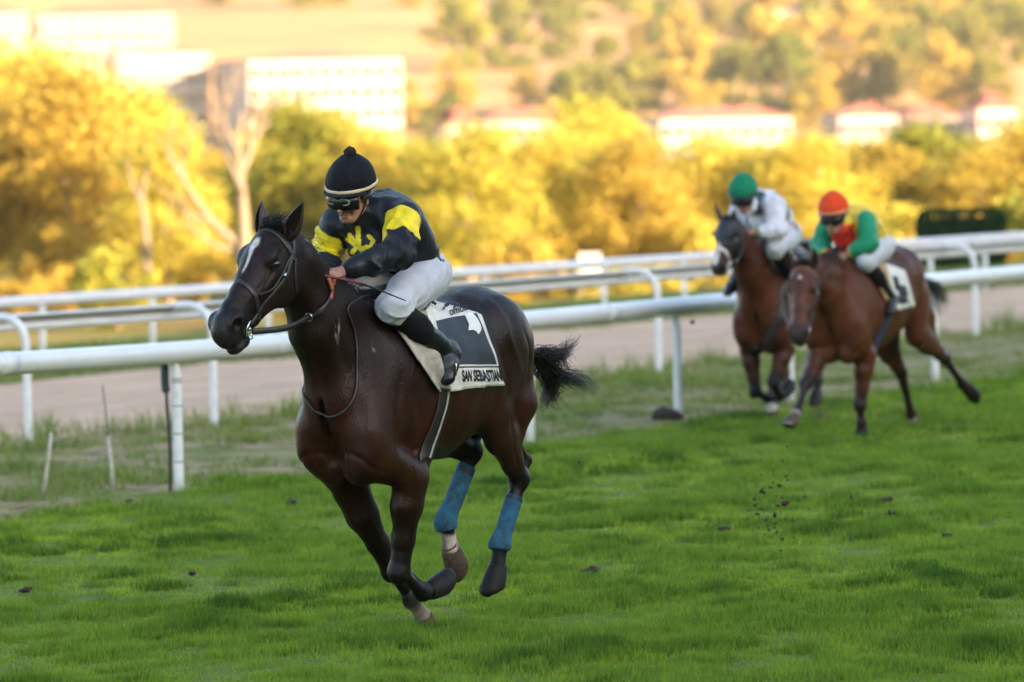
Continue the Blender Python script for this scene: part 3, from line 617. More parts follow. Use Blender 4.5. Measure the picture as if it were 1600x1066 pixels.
sign_box()
# hillside
M['wallwhite'] = mat('white_render', (.34, .31, .28), rough=.85, var=.08, vscale=.6); M['wallcream'] = mat('cream_render', (.34, .285, .235), rough=.85, var=.10, vscale=.6); M['wallpink'] = mat('pink_render', (.55, .40, .34), rough=.85, var=.1, vscale=.6)
M['rooftile'] = mat('red_roof_tiles', (.34, .11, .065), rough=.85, var=.3, vscale=2, bump=.5, bscale=6); M['glass'] = mat('window_glass', (.05, .055, .06), rough=.12, spec=.6); M['shutter'] = mat('grey_shutter', (.20, .16, .14), rough=.7, var=.2); M['brickred'] = mat('brick_red_panel', (.36, .10, .06), rough=.85, var=.2)
WIN = None
def house(name, label, pxl, pxr, pyt, pyb, Y, ang, depth, floors, cols, wall, roof_h=1.2, balc=False, group='buildings on the far hillside', extra=0.0):
    """block whose front spans the photo points; ang turns the front towards the sun"""
    a = at_depth(pxl, pyb, Y); b = at_depth(pxr, pyb, Y); w = (b[0] - a[0]) / math.cos(R(ang)); cx = (a[0] + b[0]) / 2; top = at_depth((pxl + pxr) / 2, pyt, Y)[2]; z0 = float(terrain(cx, Y)[0]) - 1.5; H = top - z0
    o = empty(name, (cx, Y, z0)); o.rotation_euler = (0, 0, R(ang)); tag(o, label, 'building', group); d = depth / 2
    mb = MB(); mb.box((0, d, H / 2), (w / 2, d, H / 2)); mb.build('wall', wall, o, False)
    e = .5; v = [(-w / 2 - e, -e, H), (w / 2 + e, -e, H), (w / 2 + e, depth + e, H), (-w / 2 - e, depth + e, H), (-w / 2 + d * .7, d, H + roof_h), (w / 2 - d * .7, d, H + roof_h)]
    mb = MB(); mb.add([(x, y, z + .02) for x, y, z in v], [(0, 1, 5, 4), (2, 3, 4, 5), (1, 2, 5), (3, 0, 4), (3, 2, 1, 0)]); rf = mb.build('roof', M['rooftile'], o, False)
    mb = MB(); mb.box((w * .2, d * .8, H + roof_h * .75 + .1), (.3, .3, .5)); mb.build('chimney', M['brickred'], rf, False)
    Hf = min(H - 1.5, floors * 3.0) / floors; wm = None; bm_ = None
    for i in range(floors):
        for j in range(cols):
            x = -w / 2 + w * (j + .5) / cols; z = H - 1.9 - i * Hf
            if wm is None:
                q = MB(); q.box((0, 0, 0), (min(.85, w / cols * .36), .05, .9)); wm = q.mesh('window'); q = MB(); q.box((0, -.03, 0), (min(.85, w / cols * .36) - .09, .05, .81)); gm = q.mesh('pane')
            o2 = link('window', wm, M['shutter'], o, False); o2.location = (x, -.03, z); o3 = link('pane', gm, M['glass'], o2, False)
        if balc:
            q = MB(); q.box((0, -.6, H - 2.9 - i * Hf), (w * .47, .6, .07)); q.box((0, -1.16, H - 2.4 - i * Hf), (w * .47, .05, .45)); q.build('balcony', wall, o, False)
    for j in range(3):
        q = link('window', wm, M['shutter'], o, False); q.location = (-w / 2 - .03, depth * (j + .7) / 3.4, H - 2.2); q.rotation_euler = (0, 0, R(-90)); link('pane', gm, M['glass'], q, False)
    return o
def hillside():
    W, Cc, Pk = M['wallwhite'], M['wallcream'], M['wallpink']
    house('apartment_block', 'large white apartment block with one grey end wall on the hillside', 392, 630, 92, 220, 820, 14, 26, 5, 11, W, 1.4)
    house('apartment_block', 'white apartment block with red panels half hidden by the riverside trees', 185, 330, 82, 230, 840, 10, 14, 5, 7, W, 1.0, True)
    house('apartment_block', 'long cream apartment block with many balconies at the top of the slope', 60, 272, 22, 90, 960, 8, 14, 3, 10, Cc, 1.6, True)
    house('apartment_block', 'cream apartment block cut by the left end of the terrace row', -60, 44, 20, 95, 950, 8, 14, 3, 5, Cc, 1.6, True)
    house('house', 'white house with red roof above the yellow trees', 757, 915, 188, 250, 800, 8, 11, 2, 7, W, 1.8)
    house('house', 'small house with low red roof beside the white house', 700, 748, 196, 240, 790, 10, 10, 1, 2, Pk, 2.4)
    house('house', 'long white terrace with red roof below the wooded slope', 1032, 1240, 184, 240, 810, 12, 14, 2, 10, W, 1.6)
    house('house', 'low white house with red roof in front of the long terrace', 1072, 1130, 236, 262, 780, 8, 9, 1, 3, W, 1.5)
    house('house', 'white house row with red roof below the steep trees', 1312, 1405, 180, 245, 810, 10, 12, 2, 5, W, 1.7)
    house('house', 'cream house with red roof next to the white row', 1415, 1508, 182, 235, 815, 10, 12, 2, 5, Cc, 1.7)
    house('house', 'small pink house with red roof at the right end of the village', 1530, 1590, 170, 240, 800, 10, 11, 2, 3, Pk, 2.2)
    house('house', 'dark house high on the slope among the trees', 1572, 1640, 122, 155, 1010, -30, 10, 1, 3, Pk, 2.0)
    house('barn', 'low white barn in the dry grass near the top of the hill', 1180, 1262, 14, 34, 1180, 10, 10, 1, 4, W, 1.5)
    rnd = random.Random(9)
    pr = [make_tree('hillside_tree', 200 + i, 10.0, 4.6, 2600, .42, 22, .3, M['leaf_hill'], M['bark'], .08, 5) for i in range(4)]
    G, Hh, O = M['leaf_green'], M['leaf_hill'], M['leaf_olive']
    L = [(722, 112, 48, G), (795, 108, 40, Hh), (862, 92, 40, Hh), (705, 185, 34, O), (920, 35, 32, Hh), (990, 22, 42, G), (1002, 82, 24, O), (1065, 140, 44, O), (1045, 100, 36, Hh), (960, 188, 46, Hh), (885, 178, 30, G), (825, 182, 26, O), (1150, 168, 44, Hh), (1180, 92, 40, Hh), (1220, 130, 52, O), (1235, 182, 46, Hh), (1110, 60, 30, Hh), (470, 14, 34, G), (520, 8, 30, G), (350, 6, 30, G), (640, 12, 22, O),
         (1290, 40, 50, G), (1340, 30, 52, G), (1330, 100, 46, O), (1385, 95, 56, Hh), (1375, 165, 44, Hh), (1440, 70, 52, O), (1450, 140, 50, Hh), (1500, 60, 52, G), (1510, 125, 46, Hh), (1560, 60, 46, G), (1310, 165, 40, O), (1420, 20, 50, G), (1520, 8, 46, G), (1590, 20, 50, O), (1480, 175, 40, O), (1550, 180, 34, Hh), (1270, 195, 34, O), (1005, 170, 36, Hh), (1090, 192, 34, O), (645, 205, 30, O), (690, 240, 34, Hh), (940, 6, 30, G), (1060, 4, 26, G), (1130, 2, 28, G), (1230, 0, 30, O), (1600, 100, 40, G), (580, 200, 22, O)]
    for px, py, r, m in L:
        b = land(px, py, 650); sc = FPX / b[1]; s = 1.2 * r / sc / 4.6
        wh = 'at the top of the dry hill' if py < 45 else None
        if wh is None:
            for x1, y1, ph in ((650, 999, 'beside the large white apartment block'), (760, 150, 'on open dry grass above the apartment block'), (760, 999, 'above the small pink house'), (900, 130, 'in the row on open dry grass'), (900, 999, 'above the white house with red roof'), (1030, 130, 'alone on the dry slope'), (1030, 999, 'between the white house and the long terrace'), (1260, 120, 'high on the slope above the long terrace'), (1260, 999, 'just above the long white terrace'), (1420, 130, 'in the upper wood above the white row'), (1420, 999, 'just above the white house row'), (1540, 130, 'in the upper wood above the cream house'), (1540, 999, 'just above the cream house'), (9999, 999, 'near the dark house on the slope')):
                if px < x1 and py < y1: wh = ph; break
        lab = {G: 'round green tree ', Hh: 'round golden green tree ', O: 'olive brown tree '}[m] + wh
        place(pr[rnd.randrange(4)], (b[0], b[1], float(terrain(b[0], b[1])[0]) - .4), s, s * rnd.uniform(.9, 1.15), rnd.uniform(0, 6.28), lab, 'tree', 'trees on the far hillside', m)
hillside()
# ------------------------------------------------------------------ horses
M['coat'] = mat('horse_coat', rough=.46, attr=True, var=.34, vscale=11, bump=.42, bscale=130, spec=.23, stretch=(1, 1, .4), rvar=.16)
M['hair'] = mat('horse_hair', (.011, .009, .009), rough=.45, var=.3, vscale=30, spec=.45)
M['hoof'] = mat('hoof_horn', (.010, .008, .0075), rough=.62, spec=.25, var=.5, vscale=40, bump=.25, bscale=120)
M['palehoof'] = mat('pale_hoof_horn', (.075, .05, .034), rough=.65, spec=.25, var=.4, vscale=40, bump=.25, bscale=120)
M['eye'] = mat('horse_eye', (.008, .005, .004), rough=.08, spec=.7)
M['steel'] = mat('polished_steel', (.55, .55, .56), rough=.25, metal=1)
M['leather'] = mat('dark_leather', (.018, .014, .013), rough=.42, var=.35, vscale=60, bump=.15, bscale=300)
M['teeth'] = mat('teeth', (.42, .34, .2), rough=.4)

class HeadFrame:
    def __init__(s, fr, poll, muz_px, yaw):
        a = R(yaw); Hw = V3(-math.sin(a), -math.cos(a), 0); Lw = V3(math.cos(a), -math.sin(a), 0)
        pw = fr.w(poll); mw = on_plane(muz_px[0], muz_px[1], pw, Lw)
        q = fr.inv(mw[None])[0]
        s.P = poll; s.len = np.linalg.norm(q - poll); s.a = (q - poll) / s.len
        s.l = V3(Lw @ fr.F, Lw @ fr.L, Lw @ fr.U); s.n = np.cross(s.l, s.a)
        if s.n @ V3(1, 0, .6) < 0: s.n = -s.n
        s.k = s.len / .62; s.q = 1.0
    def __call__(s, t, n, w): return s.P + (s.a * t + s.n * n + s.l * w) * s.k
    def inv(s, p):
        q = (p - s.P) / s.k; return q @ s.a, q @ s.n, q @ s.l

def horse_solid(c):
    S = Solid(c['vox']); Y = (0, 1, 0); hf = c['hf']; dz = c.get('dz', 0.0)
    def z(x, y, zz): return V3(x, y, zz + dz)
    # trunk
    sec = [(.50, 1.17, .20, .27), (.30, 1.27, .245, .39), (.08, 1.275, .265, .42), (-.18, 1.265, .285, .375), (-.42, 1.315, .275, .335), (-.64, 1.43, .26, .27), (-.82, 1.40, .20, .22)]
    S.chain([z(q[0], 0, q[1]) for q in sec], [(q[2], q[3]) for q in sec], Y, k=.10)
    S.ec(z(.34, 0, 1.56), z(-.02, 0, 1.60), .075, .07, .12, .08, Y, k=.12)                # withers
    S.ec(z(-.50, 0, 1.58), z(-.74, 0, 1.57), .13, .12, .10, .12, Y, k=.10)                # croup
    for s in (1, -1):
        S.el(z(-.62, s * .15, 1.50), (.25, .13, .17), k=.08)                                # gluteal mass
        S.el(z(.50, s * .078, .89), (.085, .072, .10), k=.06)                            # pectoral
        S.el(z(.38, s * .085, .875), (.18, .075, .075), k=.05)
    S.ec(z(.66, 0, 1.22), z(.66, 0, .90), .012, .014, .05, .06, Y, k=.03, sub=True)        # breast furrow
    # neck
    po = hf.P; nb = z(.36, 0, 1.40)
    m1 = lerp(nb, po, .40) + V3(.035, 0, -.025); m2 = lerp(nb, po, .74) + V3(.02, 0, -.025)
    e = hf(.06, -.10, 0)
    S.chain([z(.30, 0, 1.33), m1, m2, e], [(.18, .33), (.115, .205), (.088, .135), (.085, .105)], Y, k=.07)
    S.ec(z(.47, 0, 1.20), lerp(nb, po, .38) + V3(.13, 0, -.11), .13, .085, .14, .09, Y, k=.09)
    for s in (1, -1):
        S.ec(lerp(nb, po, .05) + V3(.10, s * .09, -.1), lerp(nb, po, .8) + V3(.06, s * .045, -.09), .055, .032, .07, .045, Y, k=.035)   # brachiocephalic
        S.ec(lerp(nb, po, .05) + V3(-.10, s * .07, .04), lerp(nb, po, .85) + V3(-.0, s * .035, -.01), .06, .035, .09, .045, Y, k=.05)
    # legs
    for nme, s in (('LF', 1), ('RF', -1)):
        sh, el, kn, fe, co, so = c[nme]
        S.ec(z(.12, s * .13, 1.50), sh + V3(-.05, 0, .04), .055, .09, .16, .125, Y, k=.10)         # shoulder blade
        S.el(sh + V3(-.03, -s * .012, 0.03), (.085, .065, .14), k=.08)
        S.ec(sh + V3(-.04, 0, -.02), el + V3(.01, 0, .02), .085, .075, .115, .09, Y, k=.05)
        S.ec(z(-.06, s * .185, 1.24), el + V3(-.04, 0, .05), .07, .06, .13, .07, Y, k=.03)         # triceps
        S.el(el + V3(-.055, 0, .01), (.045, .04, .05), k=.03)
        d = nrm(kn - el); fw = np.cross(d, V3(0, 1, 0)); fw = fw if fw @ V3(1, 0, .01) > 0 else -fw
        m = lerp(el, kn, .30); m2 = lerp(el, kn, .66)
        S.chain([el, m + fw * .008, m2, kn], [(.088, .10), (.074, .088), (.052, .06), (.05, .05)], Y, k=.03)
        S.ec(lerp(el, kn, .08) + fw * .05 + V3(0, s * .02, 0), lerp(el, kn, .5) + fw * .025 + V3(0, s * .018, 0), .036, .018, .036, .018, Y, k=.010)   # extensor
        S.ec(lerp(el, kn, .10) - fw * .05 + V3(0, -s * .005, 0), lerp(el, kn, .62) - fw * .022, .034, .016, .034, .018, Y, k=.02)
        S.ec(lerp(el, kn, .05) + V3(0, -s * .045, 0), lerp(el, kn, .45) + V3(0, -s * .03, 0), .03, .016, .045, .03, Y, k=.03)
        S.el(kn, (.046, .054, .064), [np.cross(d, V3(0, 1, 0)), V3(0, 1, 0), d], k=.025); S.el(kn - fw * .046 - d * .026, (.018, .020, .026), [fw, V3(0, 1, 0), d], k=.016)
        S.el(kn + fw * .018 + d * .012, (.034, .042, .046), [fw, V3(0, 1, 0), d], k=.03)
        dc = nrm(fe - kn); bw = np.cross(dc, V3(0, 1, 0)); bw = bw if bw @ (-fw) > -.2 else -bw
        S.chain([kn, lerp(kn, fe, .25), lerp(kn, fe, .8), fe], [(.046, .043), (.030, .031), (.028, .029), (.038, .038)], Y, k=.018)
        S.ec(lerp(kn, fe, .10) + bw * .034, lerp(kn, fe, .92) + bw * .034, .015, .016, .013, .014, Y, k=.008)   # tendon
        S.el(fe, (.040, .040, .05), [bw, V3(0, 1, 0), dc], k=.03); S.el(fe + bw * .032, (.024, .030, .026), k=.014)
        S.chain([fe, lerp(fe, co, .5), co], [(.036, .037), (.031, .033), (.048, .050)], Y, k=.016)
    for nme, s in (('LH', 1), ('RH', -1)):
        hp, st, ho, fe, co, so = c[nme]
        S.ec(hp, st + V3(0, 0, .03), .125, .085, .21, .13, Y, k=.07)                                  # thigh
        S.el(st + V3(.02, 0, -.01), (.075, .065, .09), k=.05)
        S.chain([z(-.80, s * .12, 1.44), lerp(z(-.84, s * .14, 1.3), lerp(st, ho, .5), .45) + V3(-.03, 0, 0), lerp(st, ho, .55) + V3(-.03, 0, .0)], [(.11, .14), (.095, .12), (.05, .055)], Y, k=.06)   # hamstrings
        d = nrm(ho - st); bk = np.cross(d, V3(0, 1, 0)); bk = bk if bk @ V3(-1, 0, .2) > 0 else -bk
        S.chain([st, lerp(st, ho, .35), lerp(st, ho, .75), ho], [(.09, .125), (.074, .102), (.048, .063), (.049, .057)], Y, k=.035)
        dc = nrm(fe - ho); pt = ho - dc * .068 + bk * .046
        S.ec(lerp(st, ho, .36) + bk * .075, pt, .026, .016, .032, .018, Y, k=.012)                       # achilles
        S.el(pt, (.026, .026, .03), k=.02)
        S.ec(pt, ho + dc * .06 + bk * .02, .028, .026, .032, .026, Y, k=.015)
        S.el(ho, (.050, .052, .064), [np.cross(dc, V3(0, 1, 0)), V3(0, 1, 0), dc], k=.02)
        S.chain([ho, lerp(ho, fe, .28), lerp(ho, fe, .8), fe], [(.047, .050), (.034, .036), (.031, .033), (.041, .043)], Y, k=.018)
        bw = np.cross(dc, V3(0, 1, 0)); bw = bw if bw @ bk > 0 else -bw
        S.ec(lerp(ho, fe, .06) + bw * .038, lerp(ho, fe, .92) + bw * .036, .016, .017, .014, .015, Y, k=.008)
        S.el(fe, (.048, .046, .053), [bw, V3(0, 1, 0), dc], k=.02); S.el(fe + bw * .034, (.026, .032, .028), k=.014)
        S.chain([fe, lerp(fe, co, .5), co], [(.038, .040), (.033, .036), (.050, .052)], Y, k=.016)
    if c.get('sheath', True):
        S.el(z(-.50, 0, 1.02), (.13, .06, .075), k=.05)
    # head
    A, L, Nn = hf.a, hf.l, hf.n; K = hf.k; ax = [A, L, Nn]
    hs = [(.00, -.085, .074, .10), (.09, -.10, .094, .14), (.19, -.118, .104, .15), (.29, -.110, .084, .118), (.39, -.094, .064, .092), (.49, -.088, .057, .08), (.565, -.096, .063, .08), (.60, -.10, .058, .066)]
    S.chain([hf(q[0], q[1], 0) for q in hs], [(q[2] * K, q[3] * K) for q in hs], L, k=.03, k0=.05)
    def E(t, n, w, r, k=.02, sub=False, tilt=None): S.el(hf(t, n, w), tuple(q * K for q in r), ax, k, sub)
    for s in (1, -1):
        E(.185, -.195, s * .058, (.125, .04, .095), .035)                        # jowl
        E(.170, -.016, s * .086, (.055, .028, .026), .035)                        # brow
        S.ec(hf(.235, -.085, s * .086), hf(.37, -.082, s * .069), .013 * K, .009 * K, .012 * K, .01 * K, L, k=.018)   # facial crest
        E(.20, -.05, s * .111, (.027, .015, .020), .010, True)                   # eye socket
        S.ec(hf(.172, -.030, s * .102), hf(.226, -.040, s * .098), .008 * K, .006 * K, .008 * K, .006 * K, L, k=.008)   # upper lid
        S.ec(hf(.18, -.070, s * .100), hf(.222, -.066, s * .097), .006 * K, .006 * K, .006 * K, .006 * K, L, k=.008)
        E(.12, -.03, s * .115, (.045, .018, .02), .03, True)                         # temple hollow
        E(.555, -.060, s * .056, (.052, .030, .040), .02)                        # nostril wing
        E(.575, -.070, s * .092, (.028, .036, .034), .010, True)                  # nostril
        S.ec(hf(.30, -.195, s * .045), hf(.47, -.165, s * .035), .022 * K, .02 * K, .03 * K, .026 * K, L, k=.025)   # jaw bar
    E(.605, -.140, 0, (.036, .056, .040), .02)                                    # upper lip
    E(.575, -.194, 0, (.055, .048, .030), .012)                                    # lower lip and chin
    E(.540, -.205, 0, (.040, .042, .034), .02)
    S.ec(hf(.66, -.168, 0), hf(.52, -.160, 0), .085 * K, .07 * K, .009 * K, .004 * K, L, k=.006, sub=True)   # mouth
    return S

def paint_horse(c, v):
    hf = c['hf']; base = np.array(c['coat']); blk = np.array(c['black'])
    col = np.tile(base, (len(v), 1)); nz = vnoise(v * 7, 3) * .5 + vnoise(v * 17, 5) * .3
    def mixc(colr, w):
        nonlocal col
        w = np.clip(w, 0, 1)[:, None]; col = col * (1 - w) + np.array(colr) * w
    # belly, flank and inner thigh redder, topline darker as on a bay
    mixc(np.array(c['red']), sstep(.0, .9, 1 - np.abs(v[:, 2] - 1.0) / .5 + nz * .3) * .6)
    def seg_d(a, b):
        d = b - a; t = np.clip(((v - a) @ d) / (d @ d), 0, 1); return np.linalg.norm(v - a - t[:, None] * d, axis=1), t
    for n in ('LF', 'RF', 'LH', 'RH'):
        j = c[n]
        dA, tA = seg_d(j[1], j[2]); mixc(blk, (dA < .12) * sstep(.55, 1.0, tA + nz * .15) * .9)
        for a, b in ((j[2], j[3]), (j[3], j[4]), (j[4], j[5])):
            dA, tA = seg_d(a, b); mixc(blk, sstep(.095, .07, dA) * .92)
        wl = c['white'].get(n)
        if wl:
            dA, tA = seg_d(j[3], j[4]); dB, tB = seg_d(j[4], j[5])
            w = np.maximum((dA < .075) * sstep(wl[0] - .1, wl[0] + .1, tA + nz * .2), (dB < .075) * 1.0)
            mixc(wl[1], w * .95)
            mixc((.05, .035, .025), w * sstep(.2, .55, nz + .15) * .8)
    t, n, w = hf.inv(v); inh = (t > -.05) & (np.abs(w) < .18) & (n < .12) & (n > -.32) & (t < .75)
    mixc(blk * 1.3, inh * sstep(.42, .56, t + nz * .06) * .9)
    mixc(np.array((.028, .024, .024)), inh * sstep(.54, .6, t + nz * .04) * .5)
    mixc(blk, inh * sstep(.05, .03, np.sqrt((t - .2) ** 2 + (n + .05) ** 2 + (np.abs(w) - .10) ** 2) - .005) * .7)
    mixc((.004, .003, .003), inh * sstep(.034, .022, np.sqrt((t - .58) ** 2 + (n + .07) ** 2 + (np.abs(w) - .075) ** 2)))
    for (t0, t1, w0, w1, off, n0) in c['blaze']:
        u = np.clip((t - t0) / (t1 - t0), 0, 1); wd = lerp(w0, w1, u)
        m = inh * (t > t0 - .02) * (t < t1 + .02) * sstep(wd + .007, wd - .007, np.abs(w - off * (1 - u)) + nz * .008) * sstep(n0 - .02, n0, n) * sstep(t0 - .015, t0 + .012, t + nz * .01) * sstep(t1 + .015, t1 - .012, t)
        mixc((.50, .465, .44), m)
    for (p, r, s) in c.get('foam', []):
        q = v - p; d = np.linalg.norm(q * np.array([1, 1, .45]), axis=1)
        mixc((.5, .48, .46), sstep(r, r * .3, d) * sstep(.1, .8, vnoise(v * np.array([90, 90, 26]), 9) + vnoise(v * np.array([200, 200, 60]), 4) * .7) * s)
    if c.get('mask'):                                                                        # dark hood round eyes and poll
        pass
    return col

def ear_mesh(b, d, out, r=.040, n=14, m=12):
    """a cupped ear from base b along d, open towards out"""
    dn = nrm(d); out = nrm(out - dn * (out @ dn)); wd = np.cross(dn, out); vo = []; vi = []
    for i in range(m + 1):
        t = i / m; w = r * np.interp(t, [0, .18, .38, .6, .8, .93, 1], [.72, .95, 1, .82, .48, .2, .02])
        op = np.interp(t, [0, .15, .4, 1], [178, 165, 128, 120]); lean = out * (.012 * math.sin(t * math.pi) - .03 * (1 - t) * 0)
        c = b + d * t + lean
        for k in range(n + 1):
            a = R(-op + 2 * op * k / n); p = wd * math.sin(a) * w - out * math.cos(a) * w * .85
            vo.append(c + p); vi.append(c + p * max(.05, 1 - .0045 / max(w, .0045)) + out * .0015)
    N1 = len(vo); q = n + 1
    f = [(i * q + k, i * q + k + 1, (i + 1) * q + k + 1, (i + 1) * q + k) for i in range(m) for k in range(n)]
    f += [(N1 + i * q + k, N1 + (i + 1) * q + k, N1 + (i + 1) * q + k + 1, N1 + i * q + k + 1) for i in range(m) for k in range(n)]
    for i in range(m):
        f.append((i * q, (i + 1) * q, N1 + (i + 1) * q, N1 + i * q)); f.append((i * q + n, N1 + i * q + n, N1 + (i + 1) * q + n, (i + 1) * q + n))
    mb = MB(); mb.add(vo + vi, f); return mb
def hoof_mesh(fe, co, so, r=.056, sl=.12):
    """hoof from the coronet to the sole, toe forward"""
    ax = nrm(so - co); lat = V3(0, 1, 0); lat = nrm(lat - ax * (lat @ ax)); fwd = np.cross(lat, ax)
    if fwd @ V3(1, 0, 0) < 0 and abs((so - co)[2]) > .02 and (so - co)[2] < 0: fwd = -fwd
    h = np.linalg.norm(so - co); v = []; n = 18
    for t, k in ((-.25, .80), (0, .94), (.10, 1.0), (.5, 1.12), (.80, 1.22), (.95, 1.16), (1.03, .90), (1.04, .5)):
        for i in range(n):
            q = 2 * math.pi * i / n; x = math.cos(q); y = math.sin(q)
            sh = .16 * t * h / .08 * .08
            v.append(co + ax * h * t * (1 + sl * x * min(1, max(0, t))) + fwd * (r * k * x * (1.06 if x > 0 else .9) + sh) + lat * r * k * y * .95)
    m = 8; f = [(j * n + i, j * n + (i + 1) % n, (j + 1) * n + (i + 1) % n, (j + 1) * n + i) for j in range(m - 1) for i in range(n)]
    f.append(tuple((m - 1) * n + i for i in range(n))); f.append(tuple(range(n))[::-1])
    mb = MB(); mb.add(v, f)
    shoe = MB(); pts = []
    for i in range(13):
        q = R(-130 + 260 * i / 12); x = math.cos(q); y = math.sin(q)
        pts.append(co + ax * (h * (1.02 + sl * x) + .002) + fwd * (r * .86 * x * (1.06 if x > 0 else .9) + .16 * h) + lat * r * .86 * y * .95)
    shoe.tube(pts, .007, 6, flat=.004)
    return mb, shoe

def strands(name, roots, paths, mt, parent, rad=.0022, nseg=9, seed=0, sides=3):
    """hair locks: each follows a path (list of control points) with its own curl"""
    mb_v = []; mb_f = []; b = 0
    for root, ctrl, r in zip(roots, paths, rad if np.ndim(rad) else [rad] * len(roots)):
        P = catmull(ctrl, nseg); T = np.gradient(P, axis=0); T /= np.maximum(1e-9, np.linalg.norm(T, axis=1))[:, None]
        a = np.cross(T, V3(.3, .2, .93)); a /= np.maximum(1e-9, np.linalg.norm(a, axis=1))[:, None]; c = np.cross(T, a)
        tp = np.linspace(1, .12, nseg) ** .8
        for i in range(nseg):
            for k in range(sides):
                q = 2 * math.pi * k / sides; mb_v.append(P[i] + (a[i] * math.cos(q) + c[i] * math.sin(q)) * r * tp[i])
        for i in range(nseg - 1):
            for k in range(sides): mb_f.append((b + i * sides + k, b + i * sides + (k + 1) % sides, b + (i + 1) * sides + (k + 1) % sides, b + (i + 1) * sides + k))
        b += nseg * sides
    return link(name, mesh_np(name, np.array(mb_v), np.array(mb_f)), mt, parent)

def make_horse(c):
    fr = c['frame']; root = empty('racehorse', mat=fr.mat()); c['root'] = root
    S = horse_solid(c); v, F = S.mesh(1); c['v'], c['F'] = v, F
    N = vert_normals(v, F)
    # light relief of veins and muscle bundles, part of the shape
    up = v[:, 2] > .55
    v = v + N * (up * (vnoise(v * np.array([7, 7, 5]), 11) * .0042 + vnoise(v * np.array([17, 17, 9]), 13) * .0014 + vnoise(v * np.array([38, 38, 16]), 12) * .0005))[:, None]
    c['v'] = v; c['bvh'] = bvh_np(v, F)
    if c.get('relief'):                                                     # furrows between muscles, tendons and veins
        D = np.zeros(len(v))
        for px, wd, amp in c['relief']:
            P = [p for p in (cast(c, *q)[0] for q in px) if p is not None]
            if len(P) < 2: continue
            P = catmull(P, 8 * len(P))
            for s in (1, -1):
                Q = P * np.array([1, s, 1]); ok = np.where(np.all((v > Q.min(0) - .08) & (v < Q.max(0) + .08), 1))[0]; d = np.full(len(ok), 9.0); u = np.zeros(len(ok))
                for i, q in enumerate(Q):
                    e = np.linalg.norm(v[ok] - q, axis=1); m = e < d; d[m] = e[m]; u[m] = i / (len(Q) - 1)
                D[ok] += .75 * amp * np.exp(-(d / wd) ** 2) * np.sin(np.pi * np.clip(u * .9 + .05, 0, 1)) ** .5
        v = v + vert_normals(v, F) * D[:, None]; c['v'] = v; c['bvh'] = bvh_np(v, F)
    body = link('body', mesh_np('horse_body', v, F, paint_horse(c, v)), M['coat'], root)
    hf = c['hf']
    for s in (1, -1):
        e = MB(); e.ball(hf(.20, -.05, s * .096), .022 * hf.k, 16, 10, [hf.a, hf.n, hf.l]); e.build('eye', M['eye'], root)
    for s, (tx, ty) in zip((1, -1), c['ears']):
        b = hf(.02, -.055, s * .066); wl = fr.w(b); n = nrm(fr.F * .9 + V3(0, 0, .1))
        tip = fr.inv(on_plane(tx, ty, wl + fr.F * c.get('earfwd', .02), fr.F)[None])[0]
        ear_mesh(b, tip - b, nrm(hf.n * .8 + hf.a * .5 + hf.l * s * c.get('earopen', .6)), r=.043 * hf.k).build('ear', c['earmat'], root)
    for n in ('LF', 'RF', 'LH', 'RH'):
        j = c[n]; hb, sb = hoof_mesh(j[3], j[4], j[5], sl=.12 if j[5][2] < .03 else .26); ho = hb.build('hoof', M['palehoof'] if n in c['white'] else M['hoof'], root)
        if j[5][2] >= .03 and n[1] == 'F': sb.build('horseshoe', M['steel'], ho)
    return root
def cast(c, px, py):
    """where a sight line through this point of the photograph meets the horse (in the horse's own frame), with the surface normal"""
    fr = c['frame']; o = fr.inv(CAM[None])[0]; d = ray(px, py); dl = V3(d @ fr.F, d @ fr.L, d @ fr.U)
    h = c['bvh'].ray_cast(Vector(o), Vector(dl))
    if h[0] is None: return None, None
    return np.array(h[0]), np.array(h[1])
def snug(c, p, off=.004):
    """nearest point on the horse's skin, lifted by off"""
    h = c['bvh'].find_nearest(Vector(p)); q = np.array(h[0]); n = np.array(h[1]); return q + n * off, n
def strap(c, pts, width, thick, name, mt, parent, n=40, cyc=False, off=.004, snugd=True):
    P = catmull(pts, n); Q = []; S = []
    T = np.gradient(P, axis=0)
    for i, p in enumerate(P):
        q, nn = snug(c, p, off) if snugd else (p, V3(0, 1, 0)); Q.append(q); S.append(np.cross(nrm(T[i]), nn))
    Q = np.array(Q); Q[1:-1] = Q[1:-1] * .5 + .25 * (Q[:-2] + Q[2:])
    mb = MB(); mb.tube(Q, width / 2, 8, flat=thick / 2, side=np.array(S)); return mb.build(name, mt, parent)

